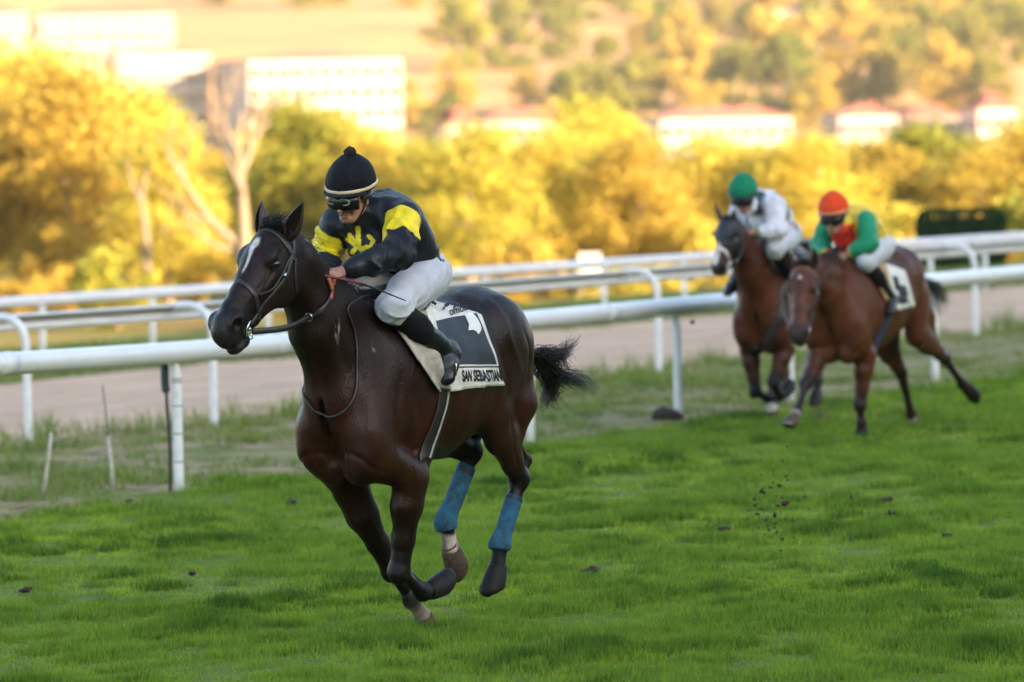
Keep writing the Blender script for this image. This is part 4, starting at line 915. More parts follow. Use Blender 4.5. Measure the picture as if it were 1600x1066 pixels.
def crest(c, n=40, x0=.98, x1=.26):
    P = []
    for x in np.linspace(x0, x1, n):
        h = c['bvh'].ray_cast(Vector((x, 0, 3.2)), Vector((0, 0, -1)))
        P.append(np.array(h[0]) if h[0] is not None else P[-1])
    return np.array(P)
def mane_and_tail(c, seed, nm=380, nt=620, sides=3):
    rnd = random.Random(seed); fr = c['frame']; hf = c['hf']; root = c['root']
    top = hf(-.01, -.03, 0)
    C = crest(c, 40, min(top[0], .98), .26); side = c.get('maneside', -1)
    pr, pp, rr = [], [], []
    for i in range(nm):
        t = rnd.random(); p = C[min(38, int(t * 39))] + V3(0, rnd.gauss(0, .008), -.012); L = rnd.uniform(.10, .19) * c.get('manelen', 1)
        fly = rnd.random() < .16
        sy = side if rnd.random() < .8 else -side
        d1 = V3(-.35 + rnd.gauss(0, .2), sy * rnd.uniform(.15, .5), rnd.uniform(.35, .7)); d2 = V3(-.5 + rnd.gauss(0, .25), sy * rnd.uniform(.4, .9), rnd.uniform(-.7, -.1))
        if fly: d2 = V3(-.9 + rnd.gauss(0, .2), sy * rnd.uniform(.0, .5), rnd.uniform(-.1, .5))
        a = p + d1 * L * .35; b = a + d2 * L * .45; e = b + (d2 + V3(rnd.gauss(0, .3), rnd.gauss(0, .3), rnd.uniform(-.5, .25))) * L * .45
        pr.append(p); pp.append([p, a, b, e]); rr.append(rnd.uniform(.0011, .0026))
    for i in range(nm // 2):                                                      # forelock
        p = hf(rnd.uniform(-.02, .045), .0, rnd.gauss(0, .022)); L = rnd.uniform(.05, .10)
        d = hf.n * rnd.uniform(.3, .7) + hf.l * rnd.gauss(.2, .35) + V3(0, 0, .35); e = hf.n * rnd.uniform(-.1, .4) + hf.l * rnd.gauss(.5, .5) - hf.a * rnd.uniform(-.2, .6)
        pr.append(p); pp.append([p - hf.n * .02, p + d * L * .5, p + d * L * .6 + e * L * .5]); rr.append(rnd.uniform(.002, .0042))
    strands('mane', pr, pp, M['hair'], root, rr, 8, sides=sides)
    # tail: a dock and locks streaming back from it
    T = c['tail']; r0 = T['root']; pr, pp, rr = [], [], []
    mb = MB(); dk = catmull([r0 + V3(.10, 0, .02), r0, lerp(r0, T['mid'][0], .6)], 8); mb.tube(dk, np.linspace(.04, .018, 8), 10); mb.build('tail_dock', M['hair'], root)
    for i in range(nt):
        p = catmull([r0, lerp(r0, T['mid'][0], .55)], 5)[rnd.randrange(5)] + V3(rnd.gauss(0, .012), rnd.gauss(0, .018), rnd.gauss(0, .012))
        k = rnd.randrange(len(T['tips'])); tip = T['tips'][k]; md = T['mid'][k % len(T['mid'])] if len(T['mid']) > 1 else T['mid'][0]
        cl = k * 1.7; reach = rnd.uniform(.62, 1.06); j = .020
        m1 = lerp(p, md, .6) + V3(rnd.gauss(0, j), rnd.gauss(0, j * 1.3), rnd.gauss(0, j)); m2 = md + V3(rnd.gauss(0, j), rnd.gauss(0, j * 1.5), rnd.gauss(0, j) )
        tp = lerp(md, tip, reach) + V3(rnd.gauss(0, .018), rnd.gauss(0, .03), rnd.gauss(0, .016)); m3 = lerp(m2, tp, .55) + V3(math.sin(cl) * .02 + rnd.gauss(0, .01), math.cos(cl) * .02, math.sin(cl * 2.1) * .022 + rnd.gauss(0, .01))
        pr.append(p); pp.append([p, m1, m2, m3, tp]); rr.append(rnd.uniform(.0011, .0027))
    strands('tail', pr, pp, M['hair'], root, rr, 11, sides=sides)
# ------------------------------------------------------------------ the leading horse
_h = ground(672, 985); fr = Frame(_h, 33); fr.P = _h + fr.L * .08
_b = fr.loc(519, 715, 0); fr.P = fr.P + fr.F * (_b[0] - .62); fr.P[2] = 0
A = {'frame': fr, 'vox': .0062, 'dz': .0}
def J(px, py, lat): return fr.loc(px, py, lat)
A['hf'] = HeadFrame(fr, J(427, 353, 0), (333, 503), 36)
A['LF'] = [J(568, 700, .15), J(642, 748, .165), J(624, 893, .10), J(660, 926, .09), J(676, 922, .085), J(698, 916, .08)]
A['RF'] = [J(487, 692, -.15), J(548, 765, -.155), J(612, 890, -.10), J(643, 938, -.09), J(663, 966, -.085), J(671, 992, -.08)]
A['LH'] = [J(775, 545, .15), J(768, 645, .17), J(812, 748, .12), J(782, 850, .10), J(777, 889, .10), J(771, 926, .10)]
A['RH'] = [V3(-.70, -.15, 1.38), V3(-.42, -.17, 1.0), J(738, 705, -.06), J(697, 815, -.10), J(704, 858, -.10), J(719, 886, -.10)]
A['ears'] = [(474, 316), (409, 313)]
A['coat'] = (.0092, .0033, .0021); A['red'] = (.042, .0105, .0046); A['black'] = (.0035, .0030, .0030)
A['white'] = {'RF': (.0, (.26, .21, .17)), 'RH': (.45, (.42, .36, .30))}
A['blaze'] = [(.12, .165, .012, .020, .0, -.06), (.16, .21, .018, .006, -.004, -.06), (.20, .31, .0055, .0025, .006, -.06)]
A['foam'] = []
A['relief'] = [([(505, 655), (512, 700), (520, 724)], .022, -.014), ([(520, 722), (540, 709), (560, 716), (580, 730), (604, 738)], .016, -.011), ([(524, 738), (546, 757), (585, 764)], .02, -.010), ([(498, 688), (497, 728), (512, 750)], .018, -.010), 
    ([(552, 545), (560, 620), (574, 695)], .03, -.010), ([(580, 560), (590, 640), (596, 700)], .04, .008), ([(627, 585), (620, 655), (626, 705)], .022, -.010), ([(648, 610), (657, 655), (660, 690)], .022, -.010), ([(606, 580), (604, 640), (608, 690)], .03, .006),
    ([(636, 760), (632, 825), (627, 868)], .014, -.009), ([(650, 750), (643, 815), (636, 862)], .012, -.006), ([(622, 760), (619, 815), (617, 865)], .014, .005), ([(645, 760), (640, 820), (634, 860)], .010, .004),
    ([(478, 545), (495, 610), (507, 655)], .020, -.010), ([(500, 520), (520, 580), (540, 640)], .035, .007), ([(515, 480), (532, 540), (548, 590)], .025, -.008),
    ([(765, 470), (788, 500), (800, 540), (814, 580)], .022, .009), ([(752, 480), (772, 515), (785, 560), (796, 620)], .03, -.011), ([(820, 520), (828, 560), (826, 620)], .02, -.009), ([(806, 600), (800, 650), (804, 690)], .018, -.009), ([(740, 632), (752, 610), (764, 590)], .02, -.010), ([(800, 680), (806, 715), (812, 735)], .010, -.006),
    ([(640, 600), (648, 560), (652, 530)], .012, .005), ([(700, 640), (690, 670), (676, 700)], .010, .004), ([(720, 620), (712, 650), (700, 690)], .012, -.004), ([(735, 615), (728, 645), (716, 682)], .012, -.004),
    ([(428, 425), (412, 452), (398, 478)], .010, -.005), ([(412, 430), (398, 455), (384, 475)], .007, .004), ([(452, 430), (462, 455), (458, 478)], .014, -.006), ([(545, 775), (566, 820), (588, 860)], .014, -.008), ([(560, 770), (582, 815), (600, 850)], .012, .005)]
A['earmat'] = mat('dark_bay_ear', (.026, .013, .010), rough=.5, var=.3, vscale=40, bump=.1)
lead = make_horse(A)
for _q, _r, _s in (((526, 514), .032, .42), ((528, 528), .022, .3), ((584, 545), .02, .22)):
    _p = cast(A, *_q)[0]
    if _p is not None: A['foam'].append((_p, _r, _s))
_c = np.ones((len(A['v']), 4), np.float32); _c[:, :3] = paint_horse(A, A['v']); bpy.data.meshes['horse_body'].color_attributes['Col'].data.foreach_set('color', _c.ravel())
tag(lead, 'dark bay racehorse with a white star galloping ahead of the others', 'horse', 'racehorses galloping on the turf')

A['tail'] = {'root': J(828, 552, 0) , 'mid': [J(868, 555, .02), J(872, 585, .0), J(862, 605, -.03)],
             'tips': [J(897, 528, .05), J(905, 606, .02), J(872, 634, -.02), J(890, 545, .06), J(934, 602, .02), J(852, 642, -.05), J(886, 580, .04), J(925, 612, -.03), J(858, 622, -.04)]}
mane_and_tail(A, 5)
# ------------------------------------------------------------------ tack
M['rubber'] = mat('orange_rein_grip', (.40, .085, .03), rough=.6, var=.3, vscale=60)
M['cloth'] = mat('white_saddle_cloth', (.62, .61, .56), rough=.85, var=.16, vscale=14, bump=.3, bscale=250)
M['padcloth'] = mat('soiled_white_pad', (.50, .47, .40), rough=.9, vcol=(.20, .16, .11), vscale=9, bump=.35, bscale=200)
M['navy'] = mat('dark_print', (.012, .017, .026), rough=.6, var=.3, vscale=40)
M['print'] = mat('black_print', (.008, .009, .012), rough=.7)
M['whiteprint'] = mat('white_print', (.68, .68, .66), rough=.8, var=.1)
M['bandage'] = mat('blue_bandage', (.014, .125, .23), rough=.88, vcol=(.016, .045, .065), vscale=22, bump=.6, bscale=170)
M['webbing'] = mat('grey_webbing', (.10, .10, .10), rough=.8, var=.4, vscale=80)
M['lightweb'] = mat('pale_webbing', (.30, .30, .28), rough=.85, var=.3, vscale=80)

def ring(c, ax, r, th, n=22, seg=7):
    """a metal ring round axis ax"""
    ax = nrm(ax); a = nrm(np.cross(ax, V3(.3, .5, .8))); b = np.cross(ax, a); P = [np.array(c) + (a * math.cos(2 * math.pi * i / n) + b * math.sin(2 * math.pi * i / n)) * r for i in range(n + 1)]
    mb = MB(); mb.tube(P, th, seg, cap=False); return mb
def bridle(c, label, mt, rein_px, hand, grip=True, browmat=None, group='racing bridles', nosemat=None):
    hf = c['hf']; root = empty('bridle', mat=c['frame'].mat()); tag(root, label, 'bridle', group)
    def loop(pts, w, name, m=mt, n=44, off=.003):
        pts = pts + [(a, b, -x) for a, b, x in reversed(pts) if abs(x) > 1e-6]
        return strap(c, [hf(*q) for q in pts], w, .006, name, m, root, n, off=off)
    loop([(.085, -.105, .112), (.075, -.05, .105), (.062, -.005, .07), (.058, .02, 0)], .032, 'browband', browmat or mt)
    loop([(.10, -.125, .11), (.04, -.09, .10), (-.015, -.05, .075), (-.03, -.02, 0)], .028, 'headpiece')
    loop([(.36, .02, 0), (.375, -.03, .07), (.40, -.10, .09), (.43, -.17, .07), (.45, -.22, 0)], .028, 'noseband', nosemat or mt)
    strap(c, [hf(.08, -.13, .10), hf(.16, -.21, .09), hf(.17, -.30, 0.02), hf(.16, -.21, -.09), hf(.08, -.13, -.10)], .020, .007, 'throat_lash', mt, root, 40)
    for s in (1, -1):
        strap(c, [hf(.09, -.11, s * .11), hf(.20, -.135, s * .11), hf(.32, -.14, s * .09), hf(.42, -.15, s * .08), hf(.50, -.150, s * .075)], .024, .008, 'cheekpiece', mt, root, 26)
        strap(c, [hf(.07, -.10, s * .11), hf(.17, -.105, s * .115), hf(.29, -.12, s * .10), hf(.37, -.08, s * .09)], .016, .006, 'noseband_hanger', mt, root, 22)
        p, n = snug(c, hf(.515, -.158, s * .08), .012)
        bt = ring(p, n, .036 * hf.k, .0058).build('bit_ring', M['steel'], root)
        mb = MB(); mb.ball(p + hf.a * .0 - hf.n * .0 + n * .004, .011, 10, 7); mb.build('bit_cheek', M['steel'], bt)
        mb = MB(); mb.tube([p - hf.n * .03, p - hf.n * .055 + hf.a * .01, p - hf.n * .07 - hf.l * s * .03, p - hf.n * .072 - hf.l * s * .06], .0035, 6); mb.build('curb_chain', M['steel'], root)
        q, n = snug(c, hf(.20, -.12, s * .115), .008); MB().box(q, (.010, .004, .009), [hf.a, n, np.cross(hf.a, n)]).build('buckle', M['steel'], root)
        # rein: ring, then along the neck to the hand
        R0 = p - hf.a * .01 - hf.n * .03
        if s > 0: pts = [R0] + [np.array(q) for q in rein_px] + [hand[0]]
        else: pts = [R0, c['rein_r'], hand[1]]
        P = catmull(pts, 40); mb = MB(); mb.tube(P, .015, 8, flat=.006, side=V3(0, 0, 1)); rn = mb.build('rein', mt, root)
        if grip:
            mb = MB(); k = int(40 * .66); mb.tube(P[k:], .0125, 8, flat=.0075, side=V3(0, 0, 1)); mb.build('rein_grip', M['rubber'], rn)
        if s > 0:
            k = 13; ring(P[k], P[k + 1] - P[k - 1], .020, .003).build('martingale_ring', M['steel'], root)
    return root
def skin_patch(c, quad, nu, nv, off, bulge=None):
    """a sheet laid on the horse inside four photo points (top front, top rear, bottom rear, bottom front); v is down"""
    G = np.zeros((nv + 1, nu + 1, 3)); Nn = np.zeros_like(G)
    for j in range(nv + 1):
        for i in range(nu + 1):
            u = i / nu; v = j / nv; q = lerp(lerp(np.array(quad[0], float), np.array(quad[1], float), u), lerp(np.array(quad[3], float), np.array(quad[2], float), u), v)
            p, n = cast(c, *q)
            if p is None:
                pl = c['frame'].loc(q[0], q[1], .12); p, n = snug(c, pl, 0)
            G[j, i] = p; Nn[j, i] = n
    for _ in range(2):
        Nn[1:-1, 1:-1] = (Nn[1:-1, 1:-1] * 2 + Nn[:-2, 1:-1] + Nn[2:, 1:-1] + Nn[1:-1, :-2] + Nn[1:-1, 2:]) / 6
    Nn /= np.linalg.norm(Nn, axis=2)[..., None]
    o = off if bulge is None else off + bulge(np.linspace(0, 1, nu + 1)[None, :], np.linspace(0, 1, nv + 1)[:, None])[..., None]
    return G + Nn * o, Nn
def sheet(G, name, mt, parent, thick=.004, Nn=None):
    """grid of points to a thin closed sheet"""
    nv, nu = G.shape[:2]; v = G.reshape(-1, 3)
    f = [(j * nu + i, j * nu + i + 1, (j + 1) * nu + i + 1, (j + 1) * nu + i) for j in range(nv - 1) for i in range(nu - 1)]
    me = mesh_np(name, v, np.array(f)); o = link(name, me, mt, parent)
    md = o.modifiers.new('thickness', 'SOLIDIFY'); md.thickness = thick; md.offset = 0
    return o
def drape(c, xs, z_lo, off, nv=26, both=True, bulge=0):
    """a cloth hung over the back: for each x a run from low on the right side over the spine to low on the left"""
    rows = []
    for x, zl in zip(xs, z_lo):
        row = []
        for t in np.linspace(-1, 1, nv * 2 + 1):
            a = abs(t); s = 1 if t > 0 else -1
            zt = lerp(1.75, zl, a ** 1.15)
            h = c['bvh'].ray_cast(Vector((x, s * .9, zt)), Vector((0, -s, 0))) if a > .16 else c['bvh'].ray_cast(Vector((x, s * a * .8, 2.6)), Vector((0, 0, -1)))
            if h[0] is None: h = c['bvh'].find_nearest(Vector((x, s * .2, zt)))
            row.append(np.array(h[0]) + np.array(h[1]) * off)
        row = np.array(row)
        for _ in range(3): row[1:-1] = (row[:-2] + 2 * row[1:-1] + row[2:]) / 4
        rows.append(row)
    return np.array(rows)
FONT = bpy.data.fonts.load if False else None
def text_mesh(txt, bold=0.0, shear=0.0):
    cu_ = bpy.data.curves.new('t', 'FONT'); cu_.body = txt; cu_.offset = bold; cu_.shear = shear; cu_.resolution_u = 4
    o = bpy.data.objects.new('t', cu_); COL.objects.link(o); bpy.context.view_layer.update()
    dg = bpy.context.evaluated_depsgraph_get(); me = bpy.data.meshes.new_from_object(o.evaluated_get(dg)); bpy.data.objects.remove(o)
    bm = bmesh.new(); bm.from_mesh(me); bmesh.ops.triangulate(bm, faces=bm.faces); bmesh.ops.subdivide_edges(bm, edges=[e for e in bm.edges if e.calc_length() > .12], cuts=2, use_grid_fill=False)
    bmesh.ops.triangulate(bm, faces=bm.faces)
    v = np.array([q.co for q in bm.verts]); f = [[q.index for q in p.verts] for p in bm.faces]; bm.free()
    v[:, 0] -= v[:, 0].min(); w = v[:, 0].max(); v[:, 1] -= v[:, 1].min(); h = v[:, 1].max(); v[:, 0] /= w; v[:, 1] /= h
    return v, np.array(f)
def print_on(c, v, f, quad, off, name, mt, parent):
    """lay a flat shape (unit square x right, y up) on the horse between four photo points: bottom left, bottom right, top right, top left"""
    q = [np.array(k, float) for k in quad]; P = []
    for x, y in v[:, :2]:
        px = lerp(lerp(q[0], q[1], x), lerp(q[3], q[2], x), y); p, n = cast(c, *px)
        if p is None: p, n = snug(c, c['frame'].loc(px[0], px[1], .2), 0)
        P.append(p + n * off)
    return link(name, mesh_np(name, np.array(P), f), mt, parent, smooth=False)
def grid_unit(nu, nv, keep=None):
    v = np.array([(i / nu, j / nv) for j in range(nv + 1) for i in range(nu + 1)]); f = np.array([(j * (nu + 1) + i, j * (nu + 1) + i + 1, (j + 1) * (nu + 1) + i + 1, (j + 1) * (nu + 1) + i) for j in range(nv) for i in range(nu)])
    return v, f
def bandage(c, nme, i0, t0, i1, t1, rad, label):
    """cloth wrap from a point on the cannon down over the fetlock"""
    j = c[nme]; P = [lerp(j[2], j[3], t0), lerp(j[2], j[3], .35), lerp(j[2], j[3], .7), j[3] + V3(0, 0, .01), lerp(j[3], j[4], t1)]
    P = catmull(P, 60); u = np.linspace(0, 1, 60); r = np.interp(u, [0, .25, .6, .80, .93, 1], rad) + .0026 * (1 - np.abs((u * 11) % 1 * 2 - 1)) + .0010 * np.sin(u * 70 + 1)
    mb = MB(); mb.tube(P, r * .93, 20, flat=r, side=V3(0, 1, 0))
    o = mb.build('leg_bandage', M['bandage']); o.matrix_world = c['frame'].mat(); tag(o, label, 'bandage', 'blue leg bandages')
    mb = MB()
    for a in (.10, .16, .20): k = int(a * 60); mb.tube(P[k:k + 3], r[k:k + 3] * .93 + .0016, 20, flat=r[k:k + 3] + .0016, side=V3(0, 1, 0), cap=False)
    mb.build('fastening_tape', M['navy'], o)
    return o
# ------------------------------------------------------------------ jockeys
M['skin'] = mat('skin', rough=.5, attr=True, var=.10, vscale=50, spec=.4, bump=.06, bscale=300)
M['breeches'] = mat('white_breeches', (.47, .485, .535), rough=.65, var=.09, vscale=12, bump=.45, bscale=40, spec=.3)
M['sock'] = mat('black_boot_top', (.005, .005, .0055), rough=.85, spec=.2, var=.2, vscale=30)
M['boot'] = mat('black_riding_boot', (.007, .0075, .009), rough=.34, var=.35, vscale=25, bump=.25, bscale=60)
M['silk'] = mat('jockey_silks', rough=.5, attr=True, var=.18, vscale=22, bump=.35, bscale=34, sheen=.04, spec=.3, rvar=.1)
M['capcloth'] = mat('cap_silk', rough=.75, attr=True, var=.2, vscale=30, bump=.35, bscale=140, spec=.18)
M['goggle'] = mat('goggle_frame', (.006, .006, .006), rough=.3)
M['lens'] = mat('goggle_lens', (.01, .009, .007), rough=.06, spec=.8, coat=.6)
M['whip'] = mat('whip_leather', (.012, .010, .012), rough=.4, var=.3, vscale=50)
M['whipred'] = mat('whip_red_grip', (.16, .012, .014), rough=.5, var=.3, vscale=50)
M['pompom'] = mat('black_pompom', (.006, .006, .007), rough=.95, bump=1.0, bscale=90)

class Head:
    """f faces forward, u up, l left; centre of the skull at C"""
    def __init__(s, C, yaw, pitch, roll=0.0):
        a, p = yaw, pitch
        s.f = V3(math.cos(a) * math.cos(p), math.sin(a) * math.cos(p), -math.sin(p)); s.l = nrm(np.cross(V3(0, 0, 1), s.f)); s.u = np.cross(s.f, s.l)
        s.l, s.u = s.l * math.cos(roll) + s.u * math.sin(roll), s.u * math.cos(roll) - s.l * math.sin(roll); s.C = C
    def __call__(s, f, l, u): return s.C + s.f * f + s.l * l + s.u * u
def fist(S, wr, kn, up, s, k=.006):
    """a closed hand from the wrist to the knuckles: palm, four fingers bent in two joints, thumb along the side"""
    d = nrm(kn - wr); up = nrm(up - d * (up @ d)); lat = np.cross(d, up)
    S.ec(wr - d * .03, wr + d * .02, .023, .024, .018, .018, lat, k=.02)
    S.ec(wr + d * .015, wr + d * .075, .034, .038, .015, .015, lat, k=.014)
    for i, ln in enumerate((.92, 1.0, .95, .8)):
        b = wr + d * (.078 - .006 * abs(i - 1.2)) + lat * (.029 - .0195 * i); r = .0093 - .0005 * abs(i - 1)
        p1 = b + d * .026 * ln - up * .012; p2 = p1 - up * .026 * ln - d * .004; p3 = p2 - d * .024 * ln - up * .002
        S.chain([b, p1, p2, p3], [r * 1.12, r, r * .95, r * .82], lat, k=.004)
    b = wr + d * .022 + lat * .030; S.chain([b, b + d * .024 + lat * .014 - up * .006, b + d * .05 + lat * .006 - up * .016, b + d * .066 - lat * .004 - up * .022], [.012, .0115, .0105, .0085], lat, k=.006)
def make_jockey(c):
    """c: joints in the horse's frame; every garment is a mesh of its own over one continuous body"""
    fr = c['frame']; root = empty('person', mat=fr.mat()); H = c['head']; q = c['j']; vx = c['vox']
    hs = 1.0
    S = Solid(vx)
    # body
    S.chain([q['pelvis'], lerp(q['pelvis'], q['chest'], .55), q['chest']], [(.13, .09), (.12, .085), (.15, .095)], V3(0, 1, 0), k=.05)
    S.ec(q['Lsh'], q['Rsh'], .055, .055, k=.05)
    nk = lerp(lerp(q['Lsh'], q['Rsh'], .5), H.C, .25)
    S.ec(lerp(q['Lsh'], q['Rsh'], .5), H(-.03, 0, -.09), .06, .052, k=.03)
    S.el(H(-.012, 0, .02), (.098, .075, .105), [H.f, H.l, H.u], k=.03)                 # skull
    S.el(H(.035, 0, -.055), (.062, .058, .075), [H.f, H.l, H.u], k=.03)                # face
    S.el(H(.062, 0, -.112), (.028, .030, .022), [H.f, H.l, H.u], k=.02)                # chin
    for s in (1, -1):
        S.ec(H(.0, s * .056, -.07), H(.055, s * .026, -.112), .017, .016, k=.02)        # jaw
        S.el(H(.068, s * .036, -.036), (.022, .022, .016), [H.f, H.l, H.u], k=.014)     # cheekbone
        S.el(H(.083, s * .030, .004), (.016, .020, .012), [H.f, H.l, H.u], k=.01)       # brow
        S.el(H(-.008, s * .076, -.028), (.020, .009, .032), [nrm(H.f - .3 * H.u), H.l, nrm(H.u + .3 * H.f)], k=.008)   # ear
        S.el(H(-.002, s * .084, -.026), (.010, .006, .016), [H.f, H.l, H.u], k=.005, sub=True)
        S.el(H(.094, s * .032, -.014), (.014, .017, .010), [H.f, H.l, H.u], k=.008, sub=True)   # eye hollow
        S.el(H(.086, s * .031, -.014), (.013, .014, .011), [H.f, H.l, H.u], k=.004)
        S.el(H(.102, s * .013, -.053), (.010, .009, .008), [H.f, H.l, H.u], k=.006)     # nostril wing
        S.el(H(.078, s * .030, -.078), (.012, .010, .016), [H.f, H.l, H.u], k=.012, sub=True)
    S.chain([H(.090, 0, .0), H(.107, 0, -.030), H(.118, 0, -.049), H(.096, 0, -.056)], [.010, .011, .0125, .010], H.l, k=.010)   # nose
    S.el(H(.090, 0, -.077), (.014, .026, .0075), [H.f, H.l, H.u], k=.005); S.el(H(.088, 0, -.091), (.014, .023, .008), [H.f, H.l, H.u], k=.005)   # lips
    S.el(H(.104, 0, -.084), (.012, .022, .0028), [H.f, H.l, H.u], k=.003, sub=True)
    for s, n in ((1, 'L'), (-1, 'R')):
        sh, el, wr, ha = q[n + 'sh'], q[n + 'el'], q[n + 'wr'], q[n + 'ha']
        S.chain([sh, lerp(sh, el, .5), el, lerp(el, wr, .35), wr], [.05, .045, .037, .038, .025], k=.02)
        fist(S, wr, ha, c.get('handup', V3(0, 0, 1)) + V3(0, s * .5, 0), s)
        hp, kn, an, to = q[n + 'hip'], q[n + 'kn'], q[n + 'an'], q[n + 'to']
        S.chain([hp, lerp(hp, kn, .5), kn, lerp(kn, an, .35), an], [.08, .07, .05, .048, .034], k=.03)
        S.chain([an, to], [.035, .025], k=.02)
    v, F = S.mesh(1)
    t = (v - H.C) @ H.f; uu = (v - H.C) @ H.u; ll = (v - H.C) @ H.l
    sk = np.tile(np.array(c['skin']), (len(v), 1)); nz = vnoise(v * 40, 2)
    sk *= (1 + .12 * nz)[:, None]
    lips = (np.abs(uu + .084) < .014) & (np.abs(ll) < .026) & (t > .08); sk[lips] = sk[lips] * .5 + np.array([.20, .05, .04]) * .5
    st = (uu < -.06) & (t > .02) & ~lips; sk[st] *= np.array([.82, .84, .88])
    brow = (np.abs(uu - .008) < .007) & (t > .08) & (np.abs(ll) < .05) & (np.abs(ll) > .012); sk[brow] *= .25
    hair = (uu > -.02) & (t < .03); hair |= (t < -.03) & (uu > -.08); sk[hair] = np.array(c.get('hair', (.02, .013, .009)))
    link('body', mesh_np('person_body', v, F, sk), M['skin'], root)
    # jersey
    S = Solid(c.get('voxj', vx))
    tw = V3(0, 1, 0)
    S.chain([lerp(q['pelvis'], q['chest'], .16), lerp(q['pelvis'], q['chest'], .5) + V3(-.01, 0, .015), q['chest'] + V3(0, 0, .01)], [(.165, .125), (.165, .125), (.185, .13)], tw, k=.06)
    S.el(lerp(q['pelvis'], q['chest'], .80) + V3(-.02, 0, .05), (.16, .17, .11), [nrm(q['chest'] - q['pelvis']), V3(0, 1, 0), np.cross(nrm(q['chest'] - q['pelvis']), V3(0, 1, 0))], k=.08)
    S.ec(lerp(q['Lsh'], q['Rsh'], -.0), lerp(q['Lsh'], q['Rsh'], 1.0), .082, .082, k=.07)
    S.ec(lerp(q['Lsh'], q['Rsh'], .5) + V3(.0, 0, .02), H(-.045, 0, -.125), .088, .07, k=.05)
    S.el(lerp(q['Lsh'], q['Rsh'], .5) + V3(-.05, 0, .055), (.11, .14, .075), k=.07)
    S.el(q['chest'] + V3(.10, 0, -.13), (.11, .12, .10), k=.07)
    for s, n in ((1, 'L'), (-1, 'R')):
        sh, el, wr = q[n + 'sh'], q[n + 'el'], q[n + 'wr']
        S.chain([sh, lerp(sh, el, .45), el, lerp(el, wr, .45), lerp(el, wr, .78), lerp(el, wr, .86)], [.088, .082, .073, .066, .048, .038], k=.03)
    v, F = S.mesh(3); N = vert_normals(v, F)
    def fold(p, seed, sc, st): return 1 - np.abs(vnoise(p * sc * np.array(st), seed))
    el_d = np.minimum(np.linalg.norm(v - q['Lel'], axis=1), np.linalg.norm(v - q['Rel'], axis=1))
    amp = .013 + .010 * np.exp(-(el_d / .14) ** 2)
    def waves(p, dr, fr_, seed, wob=3.2):
        """soft cloth folds running across dr, broken up by noise"""
        w = np.sin(p @ nrm(dr) * fr_ + wob * vnoise(p * 5.5, seed) + 1.6 * vnoise(p * 13, seed + 1)); m = sstep(-.25, .55, vnoise(p * 6.5, seed + 2)); return ((.5 + .5 * w) ** 2.2 - .35) * m
    v = v + N * (amp * (.9 * waves(v, V3(.6, .9, .5), 62, 61) + .8 * waves(v, V3(-.4, .7, 1), 85, 65) + .5 * waves(v, V3(1, 0, .3), 120, 69)))[:, None]
    c['jv'], c['jF'] = v, F; c['jbvh'] = bvh_np(v, F)
    link('jersey', mesh_np('jersey', v, F, c['paint'](c, v)), M['silk'], root)
    # breeches
    S = Solid(c.get('voxj', vx))
    S.chain([q['pelvis'] + V3(-.015, 0, .0), lerp(q['pelvis'], q['chest'], .30)], [(.165, .13), (.15, .11)], tw, k=.05)
    for s, n in ((1, 'L'), (-1, 'R')):
        hp, kn, an = q[n + 'hip'], q[n + 'kn'], q[n + 'an']
        S.chain([hp, lerp(hp, kn, .5) + V3(0, 0, .005), lerp(hp, kn, .92), kn + V3(.0, 0, 0), lerp(kn, an, .22)], [.115, .098, .070, .062, .055], k=.05)
    v, F = S.mesh(4); N = vert_normals(v, F)
    kd = np.minimum(np.linalg.norm(v - q['Lkn'], axis=1), np.linalg.norm(v - q['Rkn'], axis=1))
    kk = .007 + .006 * np.exp(-(kd / .13) ** 2); v = v + N * (kk * (waves(v, V3(.9, .2, -.4), 95, 81) + .7 * waves(v, V3(.5, .6, .8), 130, 85)))[:, None]
    link('breeches', mesh_np('breeches', v, F), c.get('breechmat', M['breeches']), root)
    # boots
    for s, n in ((1, 'L'), (-1, 'R')):
        kn, an, to = q[n + 'kn'], q[n + 'an'], q[n + 'to']; S = Solid(c.get('voxj', vx)); d = nrm(an - kn)
        S.chain([lerp(kn, an, .20), lerp(kn, an, .45), lerp(kn, an, .85)], [.068, .064, .044], k=.03)
        v, F = S.mesh(1); N = vert_normals(v, F); v = v + N * (fold(v, 41, 22, (1, 1, 1.5)) ** 3 * .005)[:, None]; bt = link('boot', mesh_np('boot_shaft', v, F), M['sock'], root)
        S = Solid(c.get('voxj', vx)); S.chain([lerp(kn, an, .66), an, an + d * .03], [.056, .052, .052], k=.02)
        hl = an + d * .03 - nrm(to - an) * .02; S.chain([hl, lerp(an, to, .5) + d * .005, to], [(.042, .046), (.052, .044), (.044, .032)], V3(0, 1, 0), k=.03)
        v, F = S.mesh(1); N = vert_normals(v, F); v = v + N * (fold(v, 43, 20, (1, 1, 1)) ** 3 * .004)[:, None]; link('boot_foot', mesh_np('boot_foot', v, F), M['boot'], bt)
    # cap: a silk over the helmet, with band and peak
    ax = [H.f, H.l, H.u]; cc = H(-.008, 0, .058)
    S = Solid(vx); S.el(cc, (.142, .122, .122), ax, k=.02); S.el(H(-.02, 0, .12), (.075, .07, .07), ax, k=.06)
    S.el(H(0, 0, -.120), (.34, .34, .15), ax, k=.012, sub=True)
    v, F = S.mesh(1); N = vert_normals(v, F); v = v + N * ((fold(v, 51, 16, (1, 1, .7)) ** 4 - .3) * .0035)[:, None]
    link('cap', mesh_np('cap', v, F, np.tile(np.array(c['cap']), (len(v), 1))), M['capcloth'], root)
    def oval(u, rf, rl, a0=0, a1=360, n=48, ff=-.008): return [H(ff + rf * math.cos(R(a)), rl * math.sin(R(a)), u) for a in np.linspace(a0, a1, n)]
